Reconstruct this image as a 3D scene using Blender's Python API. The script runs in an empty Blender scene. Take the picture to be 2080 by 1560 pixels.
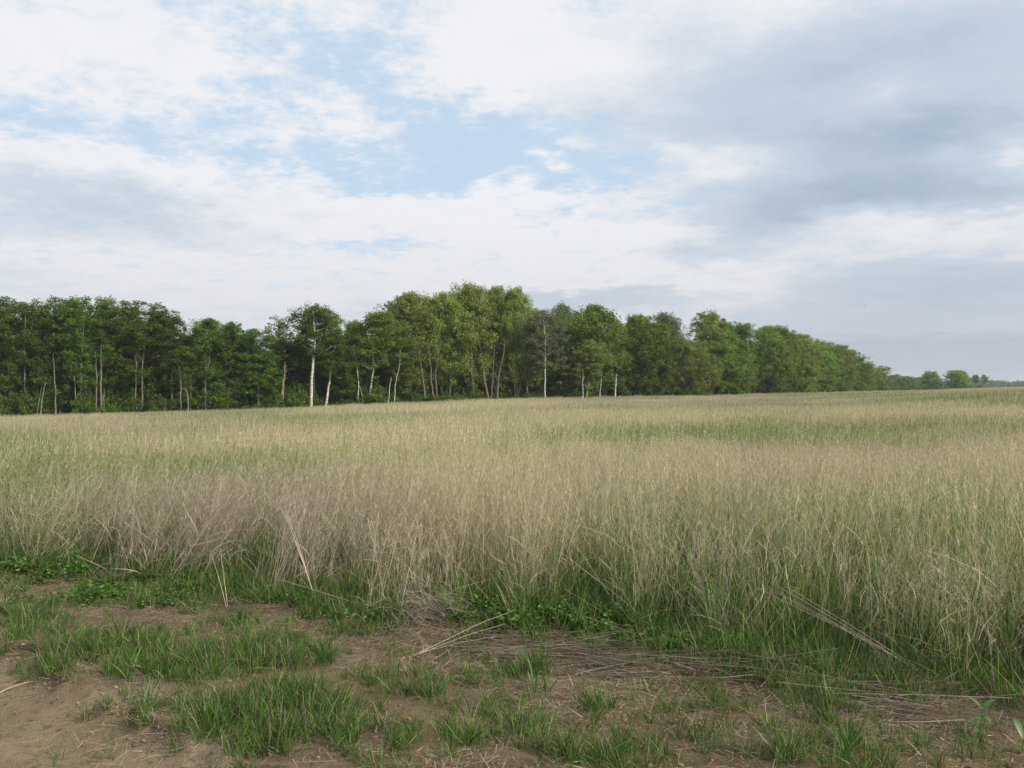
import bpy, math, random
import numpy as np

# ------------------------------------------------------------------ camera, sky, sun, exposure
scene = bpy.context.scene
C = scene.collection
F = 1697.0                      # focal length in photo pixels (2080 wide)
EYE = 1.70
cam_d = bpy.data.cameras.new("camera")
cam_d.sensor_width = 36.0
cam_d.lens = F / 2080.0 * 36.0
cam_d.clip_start = 0.05
cam_d.clip_end = 20000
cam = bpy.data.objects.new("camera", cam_d)
C.objects.link(cam)
cam.location = (0, 0, EYE)
cam.rotation_euler = (math.radians(90), 0, 0)
scene.camera = cam
scene.view_settings.view_transform = 'Standard'
scene.view_settings.look = 'None'
scene.view_settings.gamma = 1.0
scene.view_settings.use_curve_mapping = False
scene.view_settings.exposure = 0.0
try:
    scene.cycles.max_bounces = 5
    scene.cycles.diffuse_bounces = 3
    scene.cycles.transmission_bounces = 3
    scene.cycles.transparent_max_bounces = 4
    scene.cycles.volume_bounces = 0
    scene.cycles.use_denoising = True
except Exception:
    pass

SUN_AZ, SUN_EL = math.radians(125), math.radians(36)      # clockwise from the view direction
sun_d = bpy.data.lights.new("sun", 'SUN')
sun_d.energy = 4.0
sun_d.angle = math.radians(3.0)
sun_d.color = (1.0, 0.92, 0.80)
sun = bpy.data.objects.new("sun", sun_d)
C.objects.link(sun)
sun.rotation_euler = (math.radians(90) - SUN_EL, 0, math.pi - SUN_AZ)


def make_world():
    w = bpy.data.worlds.new("World")
    scene.world = w
    w.use_nodes = True
    nt = w.node_tree
    N, L = nt.nodes, nt.links
    N.clear()

    def nd(t, **kw):
        n = N.new(t)
        for k, v in kw.items():
            setattr(n, k, v)
        return n

    def put(sock, v):
        if hasattr(v, 'links') or isinstance(v, bpy.types.NodeSocket):
            L.new(v, sock)
        else:
            sock.default_value = v

    def M(op, a, b=None, c=None, clamp=False):
        n = nd('ShaderNodeMath', operation=op)
        n.use_clamp = clamp
        put(n.inputs[0], a)
        if b is not None: put(n.inputs[1], b)
        if c is not None: put(n.inputs[2], c)
        return n.outputs[0]

    def V(op, a, b=None):
        n = nd('ShaderNodeVectorMath', operation=op)
        put(n.inputs[0], a)
        if b is not None: put(n.inputs[1], b)
        return n.outputs['Value'] if op in ('DISTANCE', 'LENGTH', 'DOT_PRODUCT') else n.outputs[0]

    def comb(x, y, z=0.0):
        n = nd('ShaderNodeCombineXYZ')
        put(n.inputs[0], x); put(n.inputs[1], y); put(n.inputs[2], z)
        return n.outputs[0]

    def noise(vec, scale, detail, rough=0.55, col=False, lac=2.0):
        n = nd('ShaderNodeTexNoise')
        n.inputs['Scale'].default_value = scale
        n.inputs['Detail'].default_value = detail
        n.inputs['Roughness'].default_value = rough
        n.inputs['Lacunarity'].default_value = lac
        L.new(vec, n.inputs['Vector'])
        return n.outputs['Color'] if col else n.outputs['Fac']

    def ss(x, lo, hi, a=0.0, b=1.0):
        n = nd('ShaderNodeMapRange', interpolation_type='SMOOTHSTEP')
        put(n.inputs[0], x)
        n.inputs[1].default_value = lo; n.inputs[2].default_value = hi
        n.inputs[3].default_value = a; n.inputs[4].default_value = b
        return n.outputs[0]

    def mix(f, a, b):
        n = nd('ShaderNodeMix', data_type='RGBA')
        put(n.inputs[0], f); put(n.inputs[6], a); put(n.inputs[7], b)
        return n.outputs[2]

    tc = nd('ShaderNodeTexCoord')
    sep = nd('ShaderNodeSeparateXYZ')
    L.new(tc.outputs['Generated'], sep.inputs[0])
    X, Y, Z = sep.outputs
    az = M('ARCTAN2', X, Y)
    el = M('ARCSINE', Z)
    zc = M('MAXIMUM', Z, 0.0)
    dn = M('ADD', zc, 0.16)
    plane = comb(M('DIVIDE', X, dn), M('DIVIDE', Y, dn), 0.3)      # a flat cloud deck seen in perspective
    warp = noise(plane, 1.7, 4.0, 0.6, col=True)
    wv = V('MULTIPLY', V('SUBTRACT', warp, (0.5, 0.5, 0.5)), (0.13, 0.06, 0.0))
    warp2 = noise(plane, 7.0, 3.0, 0.6, col=True)
    wv2 = V('MULTIPLY', V('SUBTRACT', warp2, (0.5, 0.5, 0.5)), (0.07, 0.04, 0.0))
    ae = V('ADD', V('ADD', comb(az, el, 0.0), wv), wv2)

    def dirpx(px, py):
        return math.atan((px - 1040) / F), math.atan((780 - py) / math.hypot(F, px - 1040))

    def blobs(lst, start):
        acc = start
        for (px, py, rx, ry, wgt) in lst:
            a, e = dirpx(px, py)
            sx, sy = F / rx, F / ry
            d = V('DISTANCE', V('MULTIPLY', ae, (sx, sy, 0.0)), (a * sx, e * sy, 0.0))
            acc = M('ADD', acc, ss(d, 0.0, 1.6, wgt, 0.0))
        return acc

    n1 = noise(plane, 2.3, 7.0, 0.60)
    n2 = noise(plane, 7.5, 8.0, 0.68)
    n3 = noise(V('ADD', plane, (7.3, 2.1, 0.0)), 15.0, 6.0, 0.62)
    # how much clear blue shows: holes in the deck, laid out by compass direction and height
    hole = blobs([
        (600, 150, 230, 110, .42), (820, 130, 190, 90, .30), (540, 190, 130, 34, .22), (500, 45, 140, 40, .22), (380, 50, 60, 20, .15),
        (860, 270, 280, 120, .55), (680, 350, 150, 70, .25), (980, 330, 280, 90, .42), (880, 380, 180, 50, .30), (1230, 350, 300, 90, .70),
        (70, 235, 160, 60, .48), (240, 265, 190, 34, .38), (430, 340, 160, 60, .40), (420, 250, 200, 90, .16), (1380, 385, 200, 60, .22),
        (640, 490, 210, 30, .55), (820, 500, 160, 24, .25), (60, 530, 160, 26, .22), (1240, 10, 130, 22, .32), (1120, 20, 60, 24, .25), (830, 30, 90, 30, .25),
        (700, 250, 110, 38, -.45), (660, 160, 90, 28, -.25), (780, 190, 120, 18, -.25), (1000, 375, 50, 22, -.75), (1085, 335, 48, 20, -.75), (1170, 292, 52, 22, -.75),
        (860, 440, 160, 30, -.85), (1060, 412, 140, 22, -.55), (1240, 412, 90, 14, -.60), (490, 165, 50, 16, -.3), (380, 95, 110, 50, -.35),
        (560, 445, 220, 44, -.55), (430, 460, 200, 50, -.35), (700, 330, 110, 50, .15), (450, 260, 260, 70, .06), (1000, 290, 160, 60, .25), (230, 345, 260, 40, -.4), (1010, 110, 190, 90, -.65), (1100, 480, 420, 22, -.25),
        (1450, 320, 150, 50, -.35), (1700, 250, 500, 260, -.5), (150, 100, 200, 90, -.2),
    ], -.02)
    hole = M('ADD', hole, M('MULTIPLY', M('SUBTRACT', n1, 0.5), 0.8))
    hole = M('ADD', hole, M('MULTIPLY', M('SUBTRACT', n2, 0.5), 2.0))
    hole = M('ADD', hole, M('MULTIPLY', M('SUBTRACT', n3, 0.5), 1.9))
    clear = M('MULTIPLY', ss(hole, -0.04, 0.95), ss(el, 0.02, 0.16, 0.15, 1.0))
    # how shaded the cloud base is
    grey = blobs([
        (1750, 300, 440, 240, .42), (1600, 230, 280, 120, .14), (1980, 170, 200, 120, .20), (1990, 380, 240, 45, .30), (1540, 440, 130, 50, .22), (1950, 260, 200, 40, .15), (1700, 200, 260, 36, -.12), (1900, 450, 400, 24, -.08),
        (1700, 390, 200, 60, .20), (1500, 170, 260, 90, .12), (1950, 575, 330, 46, .45), (1650, 640, 420, 40, .20), (1950, 690, 340, 90, .28),
        (1190, 612, 200, 20, .42), (960, 640, 200, 28, .26), (760, 655, 300, 24, .10), (130, 405, 230, 48, .34), (350, 430, 130, 40, .10), (90, 475, 300, 26, .14),
        (460, 470, 120, 34, .12), (100, 590, 300, 40, .10), (1440, 510, 110, 34, .16), (1330, 50, 200, 60, .12), (2050, 760, 500, 70, .45), (1900, 700, 500, 60, .25), (1980, 60, 260, 70, .14),
        (1500, 740, 500, 60, .25), (1180, 250, 120, 60, .12), (1850, 180, 120, 45, -.22), (1470, 320, 130, 30, -.26), (2040, 300, 90, 34, -.28), (1350, 150, 120, 30, -.05),
        (1600, 565, 420, 50, -.06), (1820, 470, 260, 40, -.12), (540, 540, 170, 34, -.3), (1780, 672, 140, 8, -.14), (1960, 735, 90, 7, -.12),
        (1050, 520, 140, 20, -.2), (1250, 480, 260, 36, -.2), (400, 540, 120, 20, -.1),
    ], 0.03)
    grey = M('ADD', grey, M('MULTIPLY', M('SUBTRACT', n1, 0.5), 0.36))
    grey = M('ADD', grey, M('MULTIPLY', M('SUBTRACT', n2, 0.5), 0.40))
    grey = M('MAXIMUM', grey, 0.0)
    white = (8.7, 8.85, 9.2, 1)
    midg = (5.6, 6.5, 7.6, 1)
    dark = (3.7, 4.75, 5.9, 1)
    cl = mix(ss(grey, 0.0, 0.42), white, midg)
    cl = mix(ss(grey, 0.36, 0.95), cl, dark)
    # low clouds are warmer and duller through the thicker air
    low = ss(el, 0.0, 0.24, 1.0, 0.0)
    cl = mix(M('MULTIPLY', low, 0.50), cl, (6.0, 5.95, 6.15, 1))
    sky = nd('ShaderNodeTexSky', sky_type='NISHITA')
    sky.sun_disc = False
    sky.sun_elevation = SUN_EL
    sky.sun_rotation = SUN_AZ
    sky.air_density = 1.0
    sky.dust_density = 1.5
    blue = mix(0.88, sky.outputs[0], (5.9, 7.5, 9.2, 1))           # thin high veil over the blue
    col = mix(clear, cl, blue)
    bg = nd('ShaderNodeBackground')
    bg.inputs['Strength'].default_value = 0.1
    L.new(col, bg.inputs['Color'])
    out = nd('ShaderNodeOutputWorld')
    L.new(bg.outputs[0], out.inputs['Surface'])
    try:
        w.cycles.sampling_method = 'MANUAL'
        w.cycles.sample_map_resolution = 256
    except Exception:
        pass


make_world()

# ------------------------------------------------------------------ helpers
rng = np.random.default_rng(7)


def lattice(ix, iy, seed):
    h = (ix.astype(np.int64) * 374761393 + iy.astype(np.int64) * 668265263 + seed * 1442695041) & 0xFFFFFFFF
    h = ((h ^ (h >> 13)) * 1274126177) & 0xFFFFFFFF
    h = h ^ (h >> 16)
    return (h & 0xFFFFFF) / float(0xFFFFFF)


def vnoise(x, y, seed=0):
    x = np.asarray(x, float); y = np.asarray(y, float)
    ix, iy = np.floor(x), np.floor(y)
    fx, fy = x - ix, y - iy
    fx = fx * fx * (3 - 2 * fx); fy = fy * fy * (3 - 2 * fy)
    a, b = lattice(ix, iy, seed), lattice(ix + 1, iy, seed)
    c, d = lattice(ix, iy + 1, seed), lattice(ix + 1, iy + 1, seed)
    return (a * (1 - fx) + b * fx) * (1 - fy) + (c * (1 - fx) + d * fx) * fy


def fbm(x, y, seed=0, octv=4, rough=0.5):
    s, a, t = 0, 1, 0
    for o in range(octv):
        s = s + a * vnoise(np.asarray(x) * 2 ** o, np.asarray(y) * 2 ** o, seed + o * 17)
        t += a; a *= rough
    return s / t


def sstep(x, a, b):
    t = np.clip((x - a) / (b - a), 0, 1)
    return t * t * (3 - 2 * t)


AZP = np.array([-3000, -600, 0, 250, 500, 1040, 1400, 1650, 1800, 2080, 2500, 4500])
AZG = np.array([-1.9, -2.3, -2.1, -2.0, -1.75, -0.85, -.75, -.60, -.28, .50, .8, .8])


def terrain(x, y):
    x = np.asarray(x, float); y = np.asarray(y, float)
    d = np.hypot(x, y)
    yy = np.maximum(y, 1e-3)
    u = 1040 + F * np.clip(x / yy, -2.5, 2.5)
    g = np.interp(u, AZP, AZG)
    g = np.where(y < 0, 0, g)
    t = sstep(d, 9, 105)
    z = g * t * sstep(y, 0, 15)
    z = z - 2.2 * sstep(d, 170, 420) * sstep(y, 0, 60) - 3.0 * sstep(d, 420, 900) * sstep(y, 0, 60)
    z = z + (fbm(x / 14.0, y / 14.0, 3, 3) - .5) * .35 * sstep(d, 9, 30) * (1 - sstep(d, 60, 100))
    return z


# front edge of the tall grass, in metres
EX = np.array([-30, -9, -4.78, -3.07, -1.66, -.97, -.14, .80, 1.33, 1.95, 2.68, 4.5, 30])
EY = np.array([20.0, 9.9, 7.8, 7.04, 6.41, 5.92, 5.77, 5.25, 4.89, 4.65, 4.37, 3.6, -7.0])


def edge_s(x, y):
    """distance past the front edge of the tall grass (positive inside)"""
    return (y - np.interp(x, EX, EY)) * 0.91


def to_px(x, y, z=0.0):
    yy = np.maximum(y, 0.2)
    return 1040 + F * x / yy, 780 + F * (EYE - z) / yy


# wheel-worn track: the line where the compacted track meets the rougher verge
RX = np.array([-30, -8, -3.27, -2.09, -1.4, -.3, 1.5, 8, 30])
RY = np.array([17, 8.4, 5.30, 4.42, 3.85, 3.1, 2.1, -1, -12])


def track_s(x, y):
    return (y - np.interp(x, RX, RY)) * .80      # negative = on the track


def near_detail(x, y):
    d = np.hypot(x, y)
    w = 1 - sstep(d, 9, 14)
    s = track_s(x, y)
    wob = (fbm(x * 1.3, y * 1.3, 11, 3) - .5) * .35
    s2 = s + wob
    z = -0.055 * (1 - sstep(s2, -.10, .10))
    ridge = np.exp(-((s2 - .04) / .09) ** 2)
    clod = fbm(x * 7, y * 7, 21, 4, .6)
    z = z + ridge * (.012 + .11 * np.clip(clod - .42, 0, 1))
    # second faint wheel mark inside the track
    for off, amp in ((-.38, .045), (-.85, .030)):
        z = z - amp * np.exp(-((s2 - off) / .12) ** 2) + amp * .8 * np.exp(-((s2 - off + .2) / .07) ** 2) * (.5 + clod)
    rough = np.where(s2 > 0, 1.0, .35)
    z = z + rough * (.035 * (fbm(x * 1.7, y * 1.7, 31, 3) - .5) + .045 * np.clip(fbm(x * 9, y * 9, 41, 4, .62) - .48, 0, 1))
    z = z + .016 * (fbm(x * 22, y * 22, 51, 3, .6) - .5)
    z = z + .05 * sstep(edge_s(x, y), -.5, .2)
    return z * w


def ground_z(x, y):
    return terrain(x, y) + near_detail(x, y)


def new_mesh(name, verts, faces, mat=None, smooth=False):
    """faces: (n,3) or (n,4) int array or list of arrays"""
    me = bpy.data.meshes.new(name)
    if not isinstance(faces, list):
        faces = [faces]
    faces = [f for f in faces if len(f)]
    verts = np.asarray(verts, np.float32)
    me.vertices.add(len(verts))
    me.vertices.foreach_set('co', verts.ravel())
    if faces:
        idx = np.concatenate([f.ravel() for f in faces]).astype(np.int32)
        tot = np.concatenate([np.full(len(f), f.shape[1]) for f in faces])
        st = np.concatenate([[0], np.cumsum(tot)[:-1]]).astype(np.int32)
        me.loops.add(len(idx))
        me.loops.foreach_set('vertex_index', idx)
        me.polygons.add(len(tot))
        me.polygons.foreach_set('loop_start', st)
        if smooth:
            me.polygons.foreach_set('use_smooth', np.ones(len(tot), bool))
    me.update(calc_edges=True)
    if mat:
        me.materials.append(mat)
    return me


def add_attr(me, name, kind, data, domain='POINT'):
    a = me.attributes.new(name, kind, domain)
    data = np.ascontiguousarray(data)
    if kind == 'FLOAT_VECTOR':
        a.data.foreach_set('vector', data.astype(np.float32).ravel())
    elif kind == 'FLOAT':
        a.data.foreach_set('value', data.astype(np.float32).ravel())
    else:
        a.data.foreach_set('value', data.astype(np.int32).ravel())


def link(name, me, parent=None):
    o = bpy.data.objects.new(name, me)
    C.objects.link(o)
    if parent is not None:
        o.parent = parent
    return o


def tag(o, label=None, cat=None, group=None, kind=None):
    if label: o['label'] = label
    if cat: o['category'] = cat
    if group: o['group'] = group
    if kind: o['kind'] = kind
    return o


class NT:
    """tiny material node helper"""
    def __init__(s, name):
        s.m = bpy.data.materials.new(name)
        s.m.use_nodes = True
        s.nt = s.m.node_tree
        s.nt.nodes.clear()
        s.out = s.nt.nodes.new('ShaderNodeOutputMaterial')

    def n(s, t, ins=None, **kw):
        nn = s.nt.nodes.new(t)
        for k, v in kw.items():
            setattr(nn, k, v)
        for k, v in (ins or {}).items():
            if isinstance(v, bpy.types.NodeSocket):
                s.nt.links.new(v, nn.inputs[k])
            else:
                nn.inputs[k].default_value = v
        return nn

    def math(s, op, a, b=0.0, clamp=False):
        nn = s.n('ShaderNodeMath', {0: a, 1: b}, operation=op)
        nn.use_clamp = clamp
        return nn.outputs[0]

    def mix(s, f, a, b):
        return s.n('ShaderNodeMix', {0: f, 6: a, 7: b}, data_type='RGBA').outputs[2]

    def ss(s, x, lo, hi, a=0.0, b=1.0):
        return s.n('ShaderNodeMapRange', {0: x, 1: lo, 2: hi, 3: a, 4: b}, interpolation_type='SMOOTHSTEP').outputs[0]

    def noise(s, vec, scale, detail=3.0, rough=.55):
        return s.n('ShaderNodeTexNoise', {'Vector': vec, 'Scale': scale, 'Detail': detail, 'Roughness': rough}).outputs['Fac']

    def attr(s, name, typ='GEOMETRY'):
        a = s.n('ShaderNodeAttribute', attribute_name=name, attribute_type=typ)
        sp = s.n('ShaderNodeSeparateXYZ', {0: a.outputs['Vector']})
        return sp.outputs

    def leafy(s, col, trans=.35, gloss=.06, rough=.5, tcol=None):
        d = s.n('ShaderNodeBsdfDiffuse', {'Color': col}).outputs[0]
        t = s.n('ShaderNodeBsdfTranslucent', {'Color': tcol if tcol is not None else col}).outputs[0]
        mx = s.n('ShaderNodeMixShader', {0: trans, 1: d, 2: t}).outputs[0]
        g = s.n('ShaderNodeBsdfGlossy', {'Color': (1, 1, 1, 1), 'Roughness': rough}).outputs[0]
        mx2 = s.n('ShaderNodeMixShader', {0: gloss, 1: mx, 2: g}).outputs[0]
        s.nt.links.new(mx2, s.out.inputs['Surface'])
        return s.m


# ------------------------------------------------------------------ materials
def mat_grass(name, dryA, dryB, greA, greB, trans=.3, gloss=.04, tip=None):
    """vc: x = shade random, y = height along the blade, z = green random; tint (per clump): x green share, y mauve share, z brightness"""
    s = NT(name)
    r, t, g = s.attr('vc')
    tg, tm, tb = s.attr('tint', 'INSTANCER')
    dry = s.mix(s.math('ADD', tm, s.math('MULTIPLY', s.math('SUBTRACT', r, .5), .5), True), dryA + (1,), dryB + (1,))
    green = s.mix(r, greA + (1,), greB + (1,))
    lim = s.math('ADD', tg, s.math('MULTIPLY', s.math('SUBTRACT', .50, t), .30))
    isg = s.ss(s.math('SUBTRACT', lim, g), -.06, .06)
    col = s.mix(isg, dry, green)
    br = s.math('MULTIPLY', tb, s.math('ADD', s.math('ADD', .52, s.math('MULTIPLY', r, .55)), s.math('MULTIPLY', s.math('POWER', r, 7.0), .9)))
    hsv = s.n('ShaderNodeHueSaturation', {'Value': br, 'Color': col, 'Saturation': 1.0, 'Fac': 1.0}).outputs[0]
    return s.leafy(hsv, trans, gloss)


M_DRY = mat_grass('dry_grass', (.60, .54, .32), (.46, .38, .30), (.085, .17, .03), (.30, .37, .12))
M_GREEN = mat_grass('green_grass', (.40, .32, .17), (.30, .24, .17), (.045, .115, .016), (.125, .235, .036), .38, .03)
M_STRAW = mat_grass('straw', (.40, .32, .20), (.20, .165, .135), (.06, .12, .02), (.1, .15, .03), .1, .03)
M_WEED = mat_grass('weed_leaves', (.30, .25, .12), (.25, .2, .12), (.045, .125, .014), (.11, .21, .03), .35, .03)


def mat_leaf(name, a, b, young, trans=.42, gloss=.015):
    s = NT(name)
    r, t, g = s.attr('vc')
    oi = s.n('ShaderNodeObjectInfo').outputs['Random']
    base = s.mix(r, a + (1,), b + (1,))
    col = s.mix(s.ss(t, .3, 1.0, 0, .6), base, young + (1,))
    hsv = s.n('ShaderNodeHueSaturation', {'Hue': s.math('ADD', .484, s.math('MULTIPLY', oi, .016)), 'Saturation': 1.0,
                                          'Value': s.math('ADD', .75, s.math('MULTIPLY', oi, .5)), 'Fac': 1.0, 'Color': col}).outputs[0]
    return s.leafy(hsv, trans, gloss, .45)


M_LEAF = {
    'aspen': mat_leaf('aspen_leaves', (.045, .095, .010), (.135, .240, .026), (.24, .34, .055)),
    'cotton': mat_leaf('cottonwood_leaves', (.115, .185, .028), (.31, .41, .075), (.42, .50, .14)),
    'broad': mat_leaf('broad_leaves', (.070, .140, .018), (.225, .36, .048), (.34, .44, .095)),
    'silver': mat_leaf('silvery_leaves', (.15, .20, .08), (.25, .31, .15), (.34, .39, .23)),
    'shrub': mat_leaf('shrub_leaves', (.055, .12, .012), (.11, .19, .022), (.16, .24, .035)),
    'far': mat_leaf('hedgerow_leaves', (.11, .20, .03), (.25, .38, .06), (.36, .47, .10)),
}


def mat_bark(name, a, b, scale=6.0, band=True):
    s = NT(name)
    tc = s.n('ShaderNodeTexCoord').outputs['Object']
    mp = s.n('ShaderNodeMapping', {'Vector': tc, 'Scale': (1, 1, 2.2 if band else .5)}).outputs[0]
    n = s.noise(mp, scale, 5, .7)
    col = s.mix(s.ss(n, .42, .62), b + (1,), a + (1,))
    bmp = s.n('ShaderNodeBump', {'Strength': .5, 'Distance': .03, 'Height': n}).outputs[0]
    p = s.n('ShaderNodeBsdfPrincipled', {'Base Color': col, 'Roughness': .85, 'Normal': bmp})
    s.nt.links.new(p.outputs[0], s.out.inputs['Surface'])
    return s.m


M_BARK = {
    'aspen': mat_bark('aspen_bark', (.33, .32, .26), (.12, .11, .08)),
    'white': mat_bark('white_bark', (.80, .78, .71), (.34, .31, .26), 4.0),
    'cotton': mat_bark('cottonwood_bark', (.20, .17, .12), (.09, .075, .055), 5.0, False),
    'broad': mat_bark('brown_bark', (.17, .14, .10), (.08, .065, .05), 5.0, False),
    'snag': mat_bark('broken_wood', (.50, .33, .20), (.22, .15, .10), 3.0, False),
}


# ------------------------------------------------------------------ ground
def mat_ground():
    s = NT('earth')
    geo = s.n('ShaderNodeNewGeometry').outputs['Position']
    at = s.attr('zone')           # x = on the track, y = inside the field, z = darker along track ridge and grass front
    n1 = s.noise(geo, 1.6, 5, .6)
    n2 = s.noise(geo, 14.0, 6, .65)
    n3 = s.noise(geo, 90.0, 3, .6)
    tan = s.mix(s.ss(n1, .35, .65), (.198, .152, .092, 1), (.280, .222, .142, 1))
    brown = s.mix(s.ss(n1, .35, .65), (.112, .080, .044, 1), (.185, .138, .080, 1))
    c = s.mix(at[0], brown, tan)
    c = s.mix(s.ss(n2, .50, .72, 0, .65), c, (.075, .052, .033, 1))
    c = s.mix(s.ss(n3, .55, .8, 0, .4), c, (.30, .235, .16, 1))
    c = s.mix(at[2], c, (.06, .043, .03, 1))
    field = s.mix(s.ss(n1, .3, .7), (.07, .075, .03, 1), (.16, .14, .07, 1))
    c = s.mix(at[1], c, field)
    h = s.math('ADD', s.math('MULTIPLY', n2, .6), s.math('MULTIPLY', n3, .4))
    bmp = s.n('ShaderNodeBump', {'Strength': 1.0, 'Distance': .05, 'Height': h}).outputs[0]
    p = s.n('ShaderNodeBsdfPrincipled', {'Base Color': c, 'Roughness': .95, 'Normal': bmp})
    p.inputs['Specular IOR Level'].default_value = .15
    s.nt.links.new(p.outputs[0], s.out.inputs['Surface'])
    return s.m


def spaced(lo, hi, step, grow, far):
    a = list(np.arange(lo, hi + 1e-6, step))
    st = step; v = a[-1]
    while v < far:
        st *= grow; v += st; a.append(v)
    st = step; v = a[0]; b = []
    while v > -far:
        st *= grow; v -= st; b.append(v)
    return np.array(b[::-1] + a)


gx = spaced(-4.6, 3.6, .022, 1.09, 2500)
gy = spaced(3.2, 7.6, .022, 1.09, 2500)
GX, GY = np.meshgrid(gx, gy)
gv = np.stack([GX.ravel(), GY.ravel(), ground_z(GX.ravel(), GY.ravel())], 1)
nx, ny = len(gx), len(gy)
ii = (np.arange(ny - 1)[:, None] * nx + np.arange(nx - 1)[None]).ravel()
gf = np.stack([ii, ii + 1, ii + nx + 1, ii + nx], 1)
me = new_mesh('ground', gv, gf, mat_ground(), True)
gs = track_s(gv[:, 0], gv[:, 1]) + (fbm(gv[:, 0] * 1.3, gv[:, 1] * 1.3, 11, 3) - .5) * .35
ge = edge_s(gv[:, 0], gv[:, 1]) + (fbm(gv[:, 0] * 2, gv[:, 1] * 2, 12, 3) - .5) * .5
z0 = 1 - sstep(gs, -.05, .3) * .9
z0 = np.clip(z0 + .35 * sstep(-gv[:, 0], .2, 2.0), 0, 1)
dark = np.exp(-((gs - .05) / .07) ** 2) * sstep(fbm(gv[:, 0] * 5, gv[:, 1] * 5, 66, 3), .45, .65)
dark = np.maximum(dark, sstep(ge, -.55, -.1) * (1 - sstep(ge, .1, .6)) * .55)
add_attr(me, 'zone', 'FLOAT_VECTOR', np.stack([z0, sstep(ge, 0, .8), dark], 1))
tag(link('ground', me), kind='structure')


# ------------------------------------------------------------------ strands and leaves (vectorised)
def unit(v):
    return v / np.maximum(np.linalg.norm(v, axis=-1, keepdims=True), 1e-9)


def strands(R, base, dirv, length, width, bend, segs=3, prof='blade', rnd=None, gr=None, t0=0.0, t1=1.0):
    n = len(base)
    t = np.linspace(0, 1, segs + 1)
    c = base[:, None, :] + dirv[:, None, :] * (length[:, None] * t)[..., None] + bend[:, None, :] * (length[:, None] * t ** 2)[..., None]
    a = R.random(n) * 2 * np.pi
    side = np.stack([np.cos(a), np.sin(a), np.zeros(n)], 1)
    side = unit(side - dirv * (side * dirv).sum(1, keepdims=True) * .9)
    if prof == 'blade':
        w = np.sin(np.pi * (.22 + .78 * t)) ** .7
        w[-1] = .06
    elif prof == 'leaf':
        w = np.sin(np.pi * np.clip(t, .03, .97)) ** .8
    else:
        w = 1 - .55 * t
    w = (width[:, None] * w[None]) * .5
    v = np.stack([c - side[:, None] * w[..., None], c + side[:, None] * w[..., None]], 2)   # n, s+1, 2, 3
    vi = np.arange(n * (segs + 1) * 2).reshape(n, segs + 1, 2)
    q = np.stack([vi[:, :-1, 0], vi[:, :-1, 1], vi[:, 1:, 1], vi[:, 1:, 0]], -1).reshape(-1, 4)
    rnd = R.random(n) if rnd is None else rnd
    gr = R.random(n) if gr is None else gr
    tt = t0 + (t1 - t0) * t
    vc = np.empty((n, segs + 1, 2, 3))
    vc[..., 0] = rnd[:, None, None]; vc[..., 1] = tt[None, :, None]; vc[..., 2] = gr[:, None, None]
    return v.reshape(-1, 3), q, vc.reshape(-1, 3), c


def merge(parts):
    vs, fs, cs, o = [], [], [], 0
    for v, f, c in parts:
        vs.append(v); fs.append(f + o); cs.append(c); o += len(v)
    return np.concatenate(vs), np.concatenate(fs), np.concatenate(cs)


def disc(R, n, rad):
    a = R.random(n) * 2 * np.pi; r = np.sqrt(R.random(n)) * rad
    return np.stack([r * np.cos(a), r * np.sin(a), np.zeros(n)], 1)


def leanv(R, n, amt, lean=(0, 0)):
    v = np.stack([R.normal(0, amt, n) + lean[0], R.normal(0, amt, n) + lean[1], np.ones(n)], 1)
    return unit(v)


def clump_dry(seed, n, rad, H, w, heads=10, hw=None, leaves=1.0, kinked=3, hs=.45):
    R = np.random.default_rng(seed)
    P = []
    b = disc(R, n, rad)
    L = H * (1 - .55 * R.random(n) ** 2.0)
    d = leanv(R, n, .10)
    bend = np.stack([R.normal(0, .06, n), R.normal(0, .06, n), -.02 * np.ones(n)], 1)
    gr = R.random(n)
    v, q, vc, c = strands(R, b, d, L, np.full(n, w), bend, 4, 'stem', gr=gr)
    P.append((v, q, vc))
    # feathery seed heads: fine branchlets along the top third
    if heads:
        k = n * heads
        own = np.repeat(np.arange(n), heads)
        t = .66 + .36 * R.random(k)
        pos = b[own] + d[own] * (L[own] * t)[:, None] + bend[own] * (L[own] * t * t)[:, None]
        a = R.random(k) * 2 * np.pi
        dd = unit(np.stack([np.cos(a) * hs, np.sin(a) * hs, .75 + R.random(k) * .5], 1))
        ln = H * (.04 + .075 * R.random(k)) * np.clip(1.35 - t, .25, 1)*1.3
        bb = np.stack([R.normal(0, .15, k), R.normal(0, .15, k), -.25 * R.random(k)], 1)
        v, q, vc, _ = strands(R, pos, dd, ln, np.full(k, hw or w * .8), bb, 1, 'stem', gr=gr[own], rnd=R.random(k), t0=.85, t1=.85)
        P.append((v, q, vc))
    # dry and green leaves hanging off the stems
    k = int(n * 1.6 * leaves)
    own = R.integers(0, n, k)
    t = .05 + .6 * R.random(k)
    pos = b[own] + d[own] * (L[own] * t)[:, None] + bend[own] * (L[own] * t * t)[:, None]
    dd = leanv(R, k, .45)
    ln = H * (.15 + .22 * R.random(k))
    bb = np.stack([R.normal(0, .4, k), R.normal(0, .4, k), -.55 * R.random(k)], 1)
    v, q, vc, _ = strands(R, pos, dd, ln, np.full(k, w * 1.4), bb, 3, 'blade', t0=.2, t1=.7)
    P.append((v, q, vc))
    # stalks broken over
    if kinked:
        b2 = disc(R, kinked, rad)
        d2 = leanv(R, kinked, .55)
        v, q, vc, _ = strands(R, b2, d2, H * (.5 + .5 * R.random(kinked)), np.full(kinked, w * 1.2), np.zeros((kinked, 3)), 2, 'stem', gr=np.ones(kinked), rnd=.5 + .5 * R.random(kinked))
        P.append((v, q, vc))
    return merge(P)


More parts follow.
